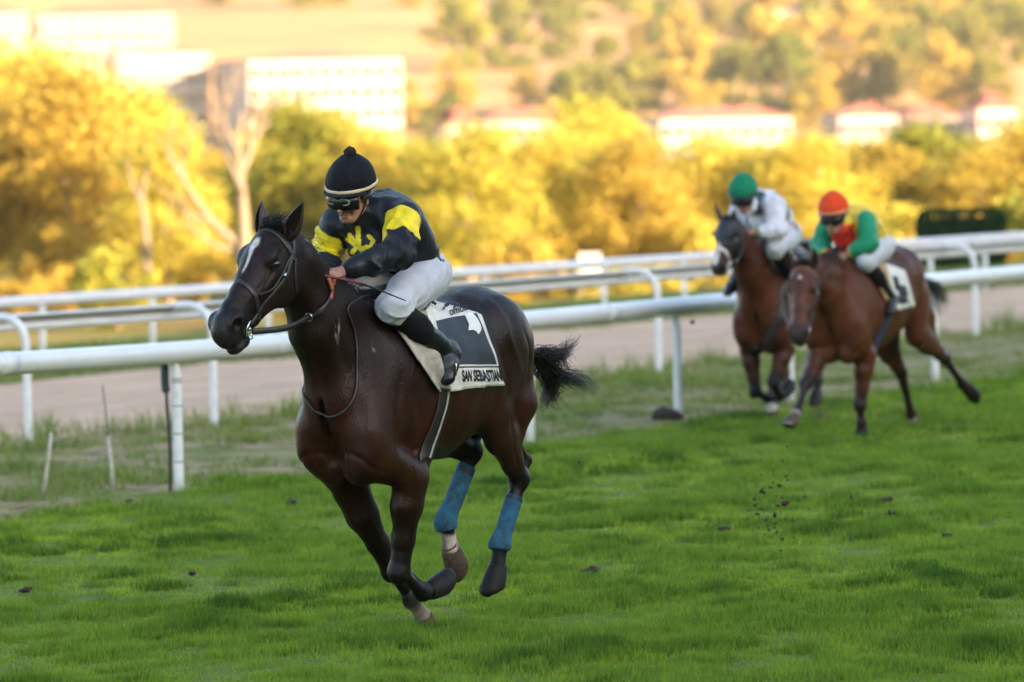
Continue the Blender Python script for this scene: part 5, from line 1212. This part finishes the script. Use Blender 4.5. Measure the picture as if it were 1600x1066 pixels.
    P = oval(.048, .1425, .1225); mb = MB(); mb.tube(P, .0095, 8, flat=.004, side=np.tile(H.u, (48, 1)), cap=False); mb.build('cap_band', c['bandmat'], root)
    mb = MB(); G = []
    for i, a in enumerate(np.linspace(-68, 68, 21)):
        for j, k in enumerate((1.0, 1.08, 1.15, 1.18)): G.append(H(-.008 + .138 * k * math.cos(R(a)) * (1 if k == 1 else 1 - .0 * k), .118 * lerp(1, k, .4) * math.sin(R(a)),   .040 - .016 * (k - 1) / .26 - .010 * (1 - math.cos(R(a)))))
    mb.add(G, [(i * 4 + j, (i + 1) * 4 + j, (i + 1) * 4 + j + 1, i * 4 + j + 1) for i in range(20) for j in range(3)]); pk = mb.build('cap_peak', c.get('peakmat', M['pompom']), root); md = pk.modifiers.new('t', 'SOLIDIFY'); md.thickness = .006
    if c.get('pompom'):
        S = Solid(.004); S.el(H(-.03, 0, .205), (.031, .031, .029), ax); v, F = S.mesh(1); N = vert_normals(v, F); v = v + N * (vnoise(v * 160, 3) * .0035)[:, None]; link('pompom', mesh_np('pompom', v, F), M['pompom'], root)
    # goggles
    gl = [H(.058 + .062 * math.cos(R(a)), .088 * math.sin(R(a)), -.014) for a in np.linspace(-72, 72, 15)]
    mb = MB(); mb.tube(gl, .036, 10, flat=.014, side=np.tile(H.u, (15, 1))); gg = mb.build('goggles', M['goggle'], root)
    mb = MB(); G = []
    for i, a in enumerate(np.linspace(-62, 62, 21)):
        for j, k in enumerate(np.linspace(-1, 1, 7)): G.append(H(.066 + .066 * math.cos(R(a)) - .006 * k * k, .091 * math.sin(R(a)), -.014 + .026 * k))
    mb.add(G, [(i * 7 + j, (i + 1) * 7 + j, (i + 1) * 7 + j + 1, i * 7 + j + 1) for i in range(20) for j in range(6)]); mb.build('lens', M['lens'], gg)
    mb = MB(); mb.tube(oval(-.012, .112, .092, 70, 290, 30, ff=-.006), .011, 8, flat=.003, side=np.tile(H.u, (30, 1)), cap=False); mb.build('strap', M['goggle'], gg)
    if c.get('spare'):                                                           # second pair pushed up under the peak
        for s in (1, -1):
            P = [H(.128 + .010 * math.cos(R(a)) * 0 - .018 * abs(s * .032 + .028 * math.cos(R(a))), s * .034 + .030 * math.cos(R(a)), .001 + .016 * math.sin(R(a))) for a in np.linspace(0, 360, 21)]
            mb = MB(); mb.tube(P, .0032, 6, cap=False); mb.build('goggle_rim', M['lightweb'], gg)
    for s in (1, -1):                                                            # chin strap
        mb = MB(); mb.tube(catmull([H(.0, s * .085, .0), H(.008, s * .079, -.05), H(.045, s * .045, -.118), H(.055, 0, -.137)], 16), .008, 6, flat=.003, side=H.f); mb.build('chin_strap', M['goggle'], root)
    return root
# ------------------------------------------------------------------ tack and rider of the leading horse
LFH = J(512, 436, .05)                                         # left hand
hf = A['hf']
A['rein_r'] = hf(.20, -.28, -.16)
bridle(A, 'dark leather bridle with orange rein grips on the leading dark bay horse', M['leather'], [hf(.36, -.30, .11)] + [p + n * .014 for p, n in (cast(A, *q) for q in ((482, 494), (500, 484), (513, 468), (515, 450))) if p is not None], [J(513, 434, .115), J(512, 450, -.06)])
# loose neck strap round the base of the neck
npx = [(543, 478), (553, 520), (557, 565), (556, 605), (543, 637), (520, 651), (498, 645), (480, 625)]
P = [cast(A, *p)[0] for p in npx]; P = [p for p in P if p is not None]
P = [snug(A, V3(.34, .05, 1.72))[0]] + P + [snug(A, V3(.52, -.16, 1.35))[0], snug(A, V3(.40, -.16, 1.55))[0], snug(A, V3(.32, -.05, 1.71))[0]]
ns = strap(A, P, .014, .008, 'neck_strap', M['leather'], None, 90, off=.008); ns.matrix_world = fr.mat()
tag(ns, 'thin dark neck strap looped round the chest of the leading horse', 'neck strap')
# number cloth, pad, saddle
root = empty('number_cloth', mat=fr.mat()); tag(root, 'white and navy number cloth lettered San Sebastian under the saddle', 'number cloth')
TLc, TRc, BRc, BLc = (648, 464), (747, 487), (783, 601), (697, 611)
G, Nn = skin_patch(A, [TLc, TRc, BRc, BLc], 26, 26, .012, lambda u, v: .0055 * np.sin(u * 13 + v * 5 + 1.5 * np.sin(v * 7)) * v ** .7 + .0035 * np.sin(u * 5 - v * 16) * v + .014 * v * v * np.exp(-((u - .05) / .2) ** 2) + .006)
G2 = G * np.array([1, -1, 1])
full = np.concatenate([G2[::-1], G], 0)
for _ in range(2): full[22:32] = (full[21:31] + 2 * full[22:32] + full[23:33]) / 4
sheet(full, 'cloth', M['cloth'], root, .005)
def px_uv(p):
    """cloth coordinates (u to the rear, v down) of a photo point"""
    u, v = .5, .5; T = [np.array(k, float) for k in (TLc, TRc, BRc, BLc)]
    for _ in range(12):
        f = lerp(lerp(T[0], T[1], u), lerp(T[3], T[2], u), v) - p; du = lerp(T[1] - T[0], T[2] - T[3], v); dv = lerp(T[3], T[2], u) - lerp(T[0], T[1], u)
        d = np.linalg.solve(np.stack([du, dv], 1), -f); u += d[0]; v += d[1]
    return u, v
def on_cloth(v, f, quad_px, name, mt, lift=.005):
    """quad_px: where the shape's bottom left, bottom right, top right, top left fall"""
    q = [np.array(k, float) for k in quad_px]; P = []; nv, nu = G.shape[0] - 1, G.shape[1] - 1
    for x, y in v[:, :2]:
        u, w = px_uv(lerp(lerp(q[0], q[1], x), lerp(q[3], q[2], x), y)); a = np.clip(u, 0, .9999) * nu; b = np.clip(w, 0, .9999) * nv; i, j = int(a), int(b); a -= i; b -= j
        p = lerp(lerp(G[j, i], G[j, i + 1], a), lerp(G[j + 1, i], G[j + 1, i + 1], a), b); n = Nn[j, i]; P.append(p + n * lift)
    return link(name, mesh_np(name, np.array(P), f), mt, root, smooth=False)
gv, gf = grid_unit(22, 22)
on_cloth(gv, gf, [(692, 571), (770, 570), (742, 494), (676, 505)], 'navy_panel', M['navy'])
on_cloth(gv[:], gf, [(700, 576), (775, 574.5), (774.4, 572.5), (700, 574)], 'black_line', M['print'])
tv, tf = text_mesh('SAN SEBASTIAN', .042)
on_cloth(tv, tf, [(716, 597), (780, 595), (776, 578), (714, 579)], 'lettering', M['print'])
tv, tf = text_mesh('omoa', .02, .1)
on_cloth(tv, tf, [(700, 499), (728, 490), (725, 482.5), (697, 491)], 'small_lettering', M['print'])
def poly(pts, n=3):
    bm = bmesh.new(); vs = [bm.verts.new((*p, 0)) for p in pts]; bm.faces.new(vs); bmesh.ops.triangulate(bm, faces=bm.faces); bmesh.ops.subdivide_edges(bm, edges=bm.edges[:], cuts=n, use_grid_fill=True); bmesh.ops.triangulate(bm, faces=bm.faces)
    v = np.array([q.co[:2] for q in bm.verts]); f = np.array([[q.index for q in p.verts] for p in bm.faces]); bm.free(); return v, f
UQ = [(0, 0), (1, 0), (1, 1), (0, 1)]
nv1, nf1 = poly([(722, 498), (726, 495), (732, 494), (737, 497), (742, 504), (746, 514), (746, 520), (742, 526), (738, 521), (733, 519), (727, 520), (728, 511), (725, 504)])
on_cloth(nv1, nf1, UQ, 'numeral', M['whiteprint'], .008)
ev, ef = [], []
def blob(cx, cy, rx, ry, rot, n=14):
    b = len(ev); ev.append((cx, cy))
    for i in range(n):
        a = 2 * math.pi * i / n; x = rx * math.cos(a); y = ry * math.sin(a); ev.append((cx + x * math.cos(rot) - y * math.sin(rot), cy + x * math.sin(rot) + y * math.cos(rot)))
    ef.extend([(b, b + 1 + i, b + 1 + (i + 1) % n) for i in range(n)])
for q in ((696, 483, 5, 2.4, -.5), (704, 479, 6, 2.2, -.2), (712, 481, 5, 2, .6), (708, 485.5, 4, 1.5, -.5), (690, 488, 3, 1.5, -.7)): blob(*q)
on_cloth(np.array(ev), np.array(ef), UQ, 'emblem', M['print'], .006)
# soiled pad in front of the cloth, its lower corner turned out
root2 = empty('saddle_pad', mat=fr.mat()); tag(root2, 'soiled off-white saddle pad hanging below the rider in black and yellow', 'saddle pad')
Gp, _ = skin_patch(A, [(585, 470), (655, 470), (694, 606), (680, 612)], 16, 26, .017, lambda u, v: .02 * np.exp(-((u - .9) / .25) ** 2) * v + .012 * np.sin(u * 8 + 1) * v)
full = np.concatenate([(Gp * np.array([1, -1, 1]))[::-1], Gp], 0)
for _ in range(2): full[22:32] = (full[21:31] + 2 * full[22:32] + full[23:33]) / 4
sheet(full, 'pad', M['padcloth'], root2, .008)
root3 = empty('racing_saddle', mat=fr.mat()); tag(root3, 'small black racing saddle under the rider in black and yellow', 'saddle')
xs = np.linspace(.24, -.10, 16); sd = drape(A, xs, np.interp(xs, [-.10, .08, .24], [1.67, 1.62, 1.63]), .030, 18)
sd[:, 14:23, 2] += .012; sheet(sd, 'seat', M['leather'], root3, .012)
gpx = [(693, 598), (690, 630), (683, 655), (674, 680), (665, 705), (662, 716)]
gp = [p for p in (cast(A, *q)[0] for q in gpx) if p is not None]
bot = [snug(A, V3(gp[-1][0] - .03, .06, .84))[0]]
strap(A, [snug(A, V3(gp[0][0], .24, 1.45))[0]] + gp + bot, .075, .008, 'girth', M['leather'], root3, 60, off=.006)
strap(A, [p + V3(-.03, .0, 0) for p in gp], .016, .006, 'girth_elastic', M['lightweb'], root3, 40, off=.014)
# bandages
bandage(A, 'LH', 2, .28, 4, .25, [.046, .046, .046, .062, .060, .052], 'blue bandage on the black-footed hind leg of the leading horse')
bandage(A, 'RH', 2, .22, 4, .25, [.050, .050, .050, .064, .062, .054], 'blue bandage on the white-footed hind leg of the leading horse')
# rider
RB = {'frame': fr, 'vox': .0058, 'voxj': .0052, 'skin': (.42, .21, .13), 'pompom': True, 'spare': True, 'cap': (.0045, .0055, .008)}
RB['bandmat'] = mat('cream_cap_band', (.62, .50, .33), rough=.8, var=.1)
def Jr(px, py, lat): return J(px, py, lat)
RB['j'] = {'pelvis': Jr(655, 428, 0), 'chest': Jr(598, 346, 0), 'Lsh': Jr(630, 340, .19), 'Rsh': Jr(528, 352, -.18), 'Lel': Jr(624, 396, .28), 'Lwr': Jr(532, 425, .10), 'Lha': Jr(508, 433, .095),
           'Rel': Jr(507, 400, -.27), 'Rwr': Jr(516, 438, -.10), 'Rha': Jr(516, 452, -.06), 'Lhip': Jr(664, 436, .10), 'Rhip': Jr(640, 434, -.10), 'Lkn': Jr(612, 481, .23), 'Rkn': Jr(541, 456, -.22),
           'Lan': Jr(697, 548, .30), 'Lto': Jr(698, 592, .33)}
RB['j']['Ran'] = RB['j']['Lan'] * V3(1, -1, 1); RB['j']['Rto'] = RB['j']['Lto'] * V3(1, -1, 1)
RB['head'] = Head(Jr(549, 303, .0), R(2), R(17), R(-5))
def paint_lead(c, v):
    col = np.tile(np.array([.0055, .008, .0125]), (len(v), 1)); yel = np.array([.78, .60, .012]); q = c['j']; nz = vnoise(v * 9, 4) * .03
    for n in 'LR':
        a, b = q[n + 'sh'], q[n + 'el']; d = b - a; t = (v - a) @ d / (d @ d); r = np.linalg.norm(v - a - np.clip(t, 0, 1)[:, None] * d, axis=1)
        out = (v[:, 1] - a[1]) * (1 if n == 'L' else -1)
        m = (t + nz > (.06 if n == 'L' else .2)) & (t + nz < (.62 if n == 'L' else .75)) & (r < .125) & (out > -.045); col[m] = yel
    # printed emblem on the breast
    w = fr.P + v[:, :1] * fr.F + v[:, 1:2] * fr.L + v[:, 2:] * fr.U; k = w - CAM; zz = k @ cf; px = 800 + FPX * (k @ cr) / zz; py = 533 - FPX * (k @ cu) / zz
    m = np.zeros(len(v), bool)
    for x0, y0, x1, y1, rr in ((560, 382, 560, 358, 4.6), (558, 382, 546, 367, 3.6), (556, 384, 543, 374, 3.2), (566, 388, 578, 386, 3.2), (578, 386, 584, 377, 3.0), (584, 377, 576, 369, 2.8), (558, 386, 551, 394, 3.6), (562, 386, 569, 396, 3.8)):
        dx, dy = x1 - x0, y1 - y0; t = np.clip(((px - x0) * dx + (py - y0) * dy) / (dx * dx + dy * dy), 0, 1); m |= np.hypot(px - x0 - t * dx, py - y0 - t * dy) < rr * (1 + .25 * vnoise(np.stack([px * .25, py * .25, px * 0], -1), 5))
    m &= (v[:, 0] > .15) & (np.abs(v[:, 1]) < .2); arm = np.minimum(np.linalg.norm(v - lerp(q['Lel'], q['Lwr'], .4), axis=1), np.linalg.norm(v - q['Lel'], axis=1)) < .10; m &= ~arm
    col[m] = yel
    return col
RB['paint'] = paint_lead
p1 = make_jockey(RB); tag(p1, 'person in black silks with yellow armbands and black pompom cap riding the leading horse', 'jockey', 'jockeys riding in a crouch')
# stirrup
for s in (1, -1):
    an, to = RB['j']['Lan'] * V3(1, s, 1), RB['j']['Lto'] * V3(1, s, 1); b = lerp(an, to, .55); st = empty('stirrup', mat=fr.mat())
    tag(st, 'steel stirrup under the boot of the rider in black and yellow' if s > 0 else 'steel stirrup on the far side of the leading horse', 'stirrup', 'stirrups')
    P = [b + V3(.0, s * (-.055), -.045), b + V3(0, s * .055, -.045), b + V3(0, s * .06, 0), b + V3(.0, s * .03, .055), b + V3(0, 0, .07), b + V3(0, s * -.03, .055), b + V3(0, s * -.06, 0), b + V3(0, s * -.055, -.045)]
    mb = MB(); mb.tube(P, .006, 7); mb.build('iron', M['steel'], st)
    mb = MB(); mb.tube([b + V3(0, 0, .065), lerp(b, RB['j']['Lkn'] * V3(1, s, 1), .45) + V3(-.05, -s * .05, .03), V3(.03, s * .20, 1.60)], .011, 6, flat=.003, side=V3(1, 0, 0)); mb.build('stirrup_leather', M['leather'], st)
# whip in the left hand
wp = [J(507, 431, .10), J(532, 436, .14), J(575, 447, .22), J(634, 470, .37)]
wt = empty('riding_whip', mat=fr.mat()); tag(wt, 'riding whip with a red grip and black tip held in a bare hand', 'whip')
P = catmull(wp, 30); mb = MB(); mb.tube(P[:18], np.linspace(.0075, .0055, 18), 8); mb.build('handle', M['whipred'], wt)
mb = MB(); mb.tube(P[17:], np.interp(np.linspace(0, 1, 13), [0, .2, .85, 1], [.0055, .0075, .008, .004]), 8, flat=np.interp(np.linspace(0, 1, 13), [0, .3, 1], [.0055, .005, .003])); mb.build('flap', M['whip'], wt)
# ------------------------------------------------------------------ the two chasing horses
def hood(c, mt, t0=-.03, t1=.30):
    """close-fitting blinker hood: a shell just off the skin of the head with the eyes left open"""
    hf = c['hf']; v, F = c['v'], c['F']; t, n, w = hf.inv(v); r = np.sqrt((t - .20) ** 2 + (n + .05) ** 2 + (np.abs(w) - .10) ** 2)
    ok = (t > t0) & (t < t1 + .03 * np.sin(w * 30)) & (n > -.26) & (np.abs(w) < .16) & (r > .034); fk = ok[F].all(1); idx = np.unique(F[fk]); mp = np.full(len(v), -1); mp[idx] = np.arange(len(idx)); N = vert_normals(v, F)
    o = link('blinker_hood', mesh_np('blinker_hood', (v + N * .006)[idx], mp[F[fk]]), mt, None); md = o.modifiers.new('t', 'SOLIDIFY'); md.thickness = .004; o.matrix_world = c['frame'].mat()
    for s in (1, -1):
        mb = MB(); G = []
        for i, a in enumerate(np.linspace(-100, 100, 11)):
            for j, q in enumerate((0, .035, .06)): G.append(hf(.19 - (.045 + q * .25) * math.cos(R(a)), -.05 + .045 * math.sin(R(a)), s * (.098 + q)))
        mb.add(G, [(i * 3 + j, (i + 1) * 3 + j, (i + 1) * 3 + j + 1, i * 3 + j + 1) for i in range(10) for j in range(2)]); k = mb.build('blinker_cup', mt, o); md = k.modifiers.new('t', 'SOLIDIFY'); md.thickness = .004
    return o
def cloth_set(c, quad, pad, girth_px, mtpad, lab, labp, labs, mtgirth):
    fr_ = c['frame']; root = empty('number_cloth', mat=fr_.mat()); tag(root, lab, 'number cloth')
    G, Nn = skin_patch(c, quad, 14, 16, .012); full = np.concatenate([(G * np.array([1, -1, 1]))[::-1], G], 0); sheet(full, 'cloth', M['cloth'], root, .006)
    for (x0, y0, x1, y1) in ((.25, .30, .50, .62), (.42, .45, .82, .72), (.30, .74, .72, .92)):
        nv, nu = G.shape[0] - 1, G.shape[1] - 1; a, b, i, j = int(x0 * nu), int(x1 * nu), int(y0 * nv), int(y1 * nv); H = G[i:j + 1, a:b + 1] + Nn[i:j + 1, a:b + 1] * .006; sheet(H, 'dark_print', M['navy'], root, .002)
    r2 = empty('saddle_pad', mat=fr_.mat()); tag(r2, labp, 'saddle pad'); G, Nn = skin_patch(c, pad, 12, 16, .018); full = np.concatenate([(G * np.array([1, -1, 1]))[::-1], G], 0); sheet(full, 'pad', mtpad, r2, .008)
    r3 = empty('racing_saddle', mat=fr_.mat()); tag(r3, labs, 'saddle'); xs = np.linspace(.22, -.10, 10); dz = c['dz']; sd = drape(c, xs, np.full(10, 1.58 + dz), .032, 12); sheet(sd, 'seat', M['leather'], r3, .012)
    gp = [p for p in (cast(c, *q)[0] for q in girth_px) if p is not None]
    if len(gp) >= 2: strap(c, gp + [snug(c, V3(gp[-1][0], .05, .6))[0], snug(c, V3(gp[-1][0], -.1, .65))[0]], .09, .008, 'girth', mtgirth, r3, 40, off=.008)
def rider(c, mp, head, skin, cap, band, paint, label, vox=.009, **kw):
    fr_ = c['frame']; J2 = {k: fr_.loc(*v) for k, v in mp.items()}; J2['Ran'] = J2['Lan'] * V3(1, -1, 1); J2['Rto'] = J2['Lto'] * V3(1, -1, 1)
    q = {'frame': fr_, 'vox': .008, 'voxj': vox, 'skin': skin, 'cap': cap, 'bandmat': band, 'j': J2, 'paint': paint, 'head': Head(fr_.loc(*head[0]), R(head[1]), R(head[2]), R(head[3])), 'peakmat': kw.get('peak', M['goggle'])}
    o = make_jockey(q); tag(o, label, 'jockey', 'jockeys riding in a crouch'); q['root'] = o
    for s in (1, -1):
        an, to = J2['Lan'] * V3(1, s, 1), J2['Lto'] * V3(1, s, 1); b = lerp(an, to, .55); st = empty('stirrup', mat=fr_.mat()); tag(st, kw['stir'], 'stirrup', 'stirrups')
        mb = MB(); mb.tube([b + V3(0, s * -.055, -.045), b + V3(0, s * .055, -.045), b + V3(0, s * .06, 0), b + V3(0, 0, .07), b + V3(0, s * -.06, 0), b + V3(0, s * -.055, -.045)], .006, 6); mb.build('iron', M['steel'], st)
        mb = MB(); mb.tube([b + V3(0, 0, .065), V3(.03, s * .22, 1.58 + c['dz'])], .011, 6, flat=.003, side=V3(1, 0, 0)); mb.build('stirrup_leather', M['leather'], st)
    return q
# chestnut with the rider in green and yellow
_h = ground(1347, 683); f3 = Frame(_h, 25); f3.P = _h - f3.L * .09; _b = f3.loc(1300, 545, 0); f3.P = f3.P + f3.F * (_b[0] - .62); f3.P[2] = 0
K = {'frame': f3, 'vox': .0125, 'dz': -.19}; Q = f3.loc
K['hf'] = HeadFrame(f3, Q(1254, 412, 0), (1243, 521), 14)
K['LF'] = [Q(1335, 522, .15), Q(1352, 556, .15), Q(1344, 632, .11), Q(1346, 662, .10), Q(1346, 671, .095), Q(1347, 685, .09)]
K['RF'] = [Q(1270, 520, -.15), Q(1281, 550, -.15), Q(1259, 600, -.12), Q(1246, 643, -.11), Q(1241, 654, -.11), Q(1233, 668, -.11)]
K['LH'] = [Q(1425, 462, .15), Q(1432, 520, .17), Q(1476, 560, .12), Q(1504, 600, .10), Q(1511, 606, .10), Q(1523, 613, .10)]
K['RH'] = [Q(1395, 465, -.15), Q(1380, 535, -.17), Q(1408, 582, -.10), Q(1424, 648, -.10), Q(1427, 659, -.10), Q(1430, 672, -.10)]
K['ears'] = [(1272, 386), (1232, 390)]; K['coat'] = (.062, .019, .009); K['red'] = (.10, .031, .013); K['black'] = (.020, .010, .008)
K['white'] = {'RF': (.7, (.3, .25, .22)), 'RH': (.5, (.45, .4, .35))}; K['blaze'] = [(.13, .16, .010, .008, .0, -.06)]
K['earmat'] = mat('chestnut_ear', (.05, .02, .012), rough=.5, var=.3, vscale=40)
h3 = make_horse(K); tag(h3, 'chestnut racehorse carrying the rider in green and yellow', 'horse', 'racehorses galloping on the turf')
K['tail'] = {'root': Q(1440, 436, 0), 'mid': [Q(1462, 448, .0), Q(1464, 462, .02)], 'tips': [Q(1480, 486, .0), Q(1472, 496, .03), Q(1462, 500, -.03), Q(1478, 470, .04), Q(1484, 478, .0)]}; K['maneside'] = 1; K['manelen'] = 1.2
mane_and_tail(K, 6, 160, 170)
M['tanleather'] = mat('tan_leather', (.16, .065, .03), rough=.5, var=.3, vscale=50); M['tanpad'] = mat('tan_pad', (.38, .25, .12), rough=.85, var=.2, vscale=10); M['bluegirth'] = mat('dark_blue_girth', (.012, .025, .06), rough=.7, var=.2)
K['rein_r'] = K['hf'](.2, -.28, -.16)
bridle(K, 'bridle with a tan browband on the chestnut horse', M['leather'], [Q(1276, 455, .10), Q(1292, 425, .10)], [Q(1308, 404, .05), Q(1290, 408, -.05)], False, M['tanleather'])
cloth_set(K, [(1380, 412), (1412, 424), (1428, 478), (1397, 486)], [(1346, 398), (1378, 402), (1394, 466), (1381, 470)], [(1388, 492), (1382, 508), (1375, 522), (1370, 534)], M['tanpad'], 'white number cloth with dark print on the chestnut horse', 'tan saddle pad under the rider in green and yellow', 'small dark saddle on the chestnut horse', M['bluegirth'])
def paint3(c, v):
    q = c['j']; col = np.tile(np.array([.62, .46, .03]), (len(v), 1)); g = np.array([.006, .22, .10])
    for n in 'LR':
        for a, b in ((q[n + 'sh'], q[n + 'el']), (q[n + 'el'], q[n + 'wr'])):
            d = b - a; t = np.clip((v - a) @ d / (d @ d), 0, 1); r = np.linalg.norm(v - a - t[:, None] * d, axis=1); out = (v[:, 1] - q[n + 'sh'][1]) * (1 if n == 'L' else -1); m = (r < .105) & ((out > -.03) | (t > .5) | (a is q[n + 'el'])); col[m] = g
        m = np.linalg.norm(v - q[n + 'wr'], axis=1) < .075; col[m] = (.45, .5, .08)
    m = (v[:, 0] > q['chest'][0] + .03) & (np.abs(v[:, 1]) < .10) & (v[:, 2] < q['chest'][2] - .01); col[m] = (.55, .03, .015)
    return col
rider(K, {'pelvis': (1368, 384, 0), 'chest': (1330, 348, 0), 'Lsh': (1352, 347, .18), 'Rsh': (1298, 350, -.18), 'Lel': (1358, 381, .26), 'Lwr': (1323, 398, .07), 'Lha': (1306, 403, .05), 'Rel': (1281, 380, -.25), 'Rwr': (1290, 402, -.09), 'Rha': (1289, 412, -.05),
          'Lhip': (1374, 388, .10), 'Rhip': (1358, 388, -.10), 'Lkn': (1352, 408, .22), 'Rkn': (1304, 402, -.2), 'Lan': (1392, 468, .29), 'Lto': (1391, 488, .32)}, ((1303, 337, 0), 4, 14, 0), (.42, .22, .15), (.62, .055, .012), mat('pale_orange_band', (.72, .34, .16), rough=.8), paint3, 'person in yellow and green silks with an orange cap riding the chestnut horse', stir='steel stirrup of the rider in green and yellow')
# bay with the rider in white and green cap
_g = ground(1187, 662); f2 = Frame(_g, 22); f2.P = _g - f2.F * .62; f2.P[2] = 0
B = {'frame': f2, 'vox': .0125, 'dz': -.19}; Q2 = f2.loc
B['hf'] = HeadFrame(f2, Q2(1135, 343, 0), (1113, 420), 40)
B['LF'] = [Q2(1215, 515, .15), Q2(1226, 546, .15), Q2(1209, 598, .11), Q2(1219, 618, .10), Q2(1225, 615, .10), Q2(1233, 609, .095)]
B['RF'] = [Q2(1160, 515, -.15), Q2(1172, 547, -.15), Q2(1180, 611, -.10), Q2(1199, 621, -.09), Q2(1207, 616, -.09), Q2(1217, 610, -.085)]
B['LH'] = [V3(-.70, .15, 1.2), V3(-.50, .17, .86), V3(-.78, .12, .60), V3(-.62, .10, .30), V3(-.58, .10, .20), V3(-.55, .10, .10)]
B['RH'] = [V3(-.70, -.15, 1.2), V3(-.44, -.17, .86), Q2(1226, 610, -.08), Q2(1207, 634, -.09), Q2(1206, 642, -.09), Q2(1208, 656, -.09)]
B['ears'] = [(1148, 326), (1117, 315)]; B['coat'] = (.056, .017, .008); B['red'] = (.095, .028, .012); B['black'] = (.010, .007, .006); B['white'] = {'RH': (.1, (.5, .46, .42))}
B['blaze'] = [(.28, .56, .030, .034, .0, -.07)]; B['earmat'] = mat('bay_ear', (.06, .025, .015), rough=.5, var=.3, vscale=40)
h2 = make_horse(B); tag(h2, 'bay racehorse in a dark blinker hood next to the rail', 'horse', 'racehorses galloping on the turf')
B['tail'] = {'root': V3(-.93, 0, 1.30), 'mid': [V3(-1.15, 0, 1.2)], 'tips': [V3(-1.4, .05, 1.0), V3(-1.35, -.05, .95), V3(-1.45, 0, 1.1)]}
mane_and_tail(B, 7, 120, 60)
tag(hood(B, mat('navy_hood_cloth', (.010, .014, .022), rough=.6, var=.3, vscale=30, bump=.2)), 'dark navy blinker hood on the bay horse', 'blinker hood')
B['rein_r'] = B['hf'](.2, -.28, -.16); M['whiteband'] = mat('white_noseband', (.55, .54, .52), rough=.8, var=.1)
bridle(B, 'bridle with pale noseband on the hooded bay horse', M['leather'], [Q2(1150, 410, .10), Q2(1162, 385, .10)], [Q2(1164, 362, .06), Q2(1157, 376, -.05)], False, nosemat=M['whiteband'])
cloth_set(B, [(1226, 376), (1250, 384), (1262, 412), (1238, 424)], [(1212, 386), (1230, 388), (1240, 425), (1232, 428)], [(1232, 440), (1222, 465)], M['padcloth'], 'white number cloth with dark print on the hooded bay horse', 'pale saddle pad on the hooded bay horse', 'small dark saddle on the hooded bay horse', M['leather'])
def paint2(c, v):
    q = c['j']; col = np.tile(np.array([.58, .58, .64]), (len(v), 1)); dk = np.array([.02, .05, .05]); tt = (v - q['pelvis']) @ nrm(q['chest'] - q['pelvis'])
    arm = np.zeros(len(v), bool)
    for n in 'LR':
        for a, b in ((q[n + 'sh'], q[n + 'el']), (q[n + 'el'], q[n + 'wr'])):
            d = b - a; t = np.clip((v - a) @ d / (d @ d), 0, 1); arm |= np.linalg.norm(v - a - t[:, None] * d, axis=1) < .10
        m = np.linalg.norm(v - q[n + 'wr'], axis=1) < .06; col[m] = (.16, .26, .06)
    u = np.sin(v[:, 1] * 26) * np.sin(tt * 24 + .8); col[(u > .35) & ~arm] = dk; return col
rider(B, {'pelvis': (1224, 366, 0), 'chest': (1190, 326, 0), 'Lsh': (1208, 320, .18), 'Rsh': (1160, 324, -.18), 'Lel': (1216, 360, .26), 'Lwr': (1180, 363, .09), 'Lha': (1164, 360, .06), 'Rel': (1148, 354, -.25), 'Rwr': (1157, 370, -.08), 'Rha': (1157, 378, -.05),
          'Lhip': (1228, 372, .10), 'Rhip': (1212, 372, -.10), 'Lkn': (1210, 388, .21), 'Rkn': (1172, 386, -.2), 'Lan': (1246, 438, .28), 'Lto': (1244, 457, .31)}, ((1162, 306, 0), 6, 24, 0), (.40, .20, .14), (.006, .17, .085), mat('dark_green_band', (.004, .11, .055), rough=.8), paint2, 'person in white and dark silks with a green cap riding the hooded bay horse', stir='steel stirrup of the rider in white')
# ------------------------------------------------------------------ evening haze over the valley
def haze(density):
    m = bpy.data.materials.new('valley_haze'); m.use_nodes = True; N = m.node_tree.nodes; N.clear(); o = N.new('ShaderNodeOutputMaterial'); v = N.new('ShaderNodeVolumePrincipled')
    v.inputs['Density'].default_value = density; v.inputs['Color'].default_value = (.95, .93, .90, 1); v.inputs['Anisotropy'].default_value = .1; m.node_tree.links.new(v.outputs[0], o.inputs['Volume'])
    mb = MB(); mb.box((0, 700, 85), (3300, 3000, 95)); h = mb.build('haze', m, None, False); tag(h, 'thin evening haze filling the valley', 'haze', kind='stuff')
haze(.00008)
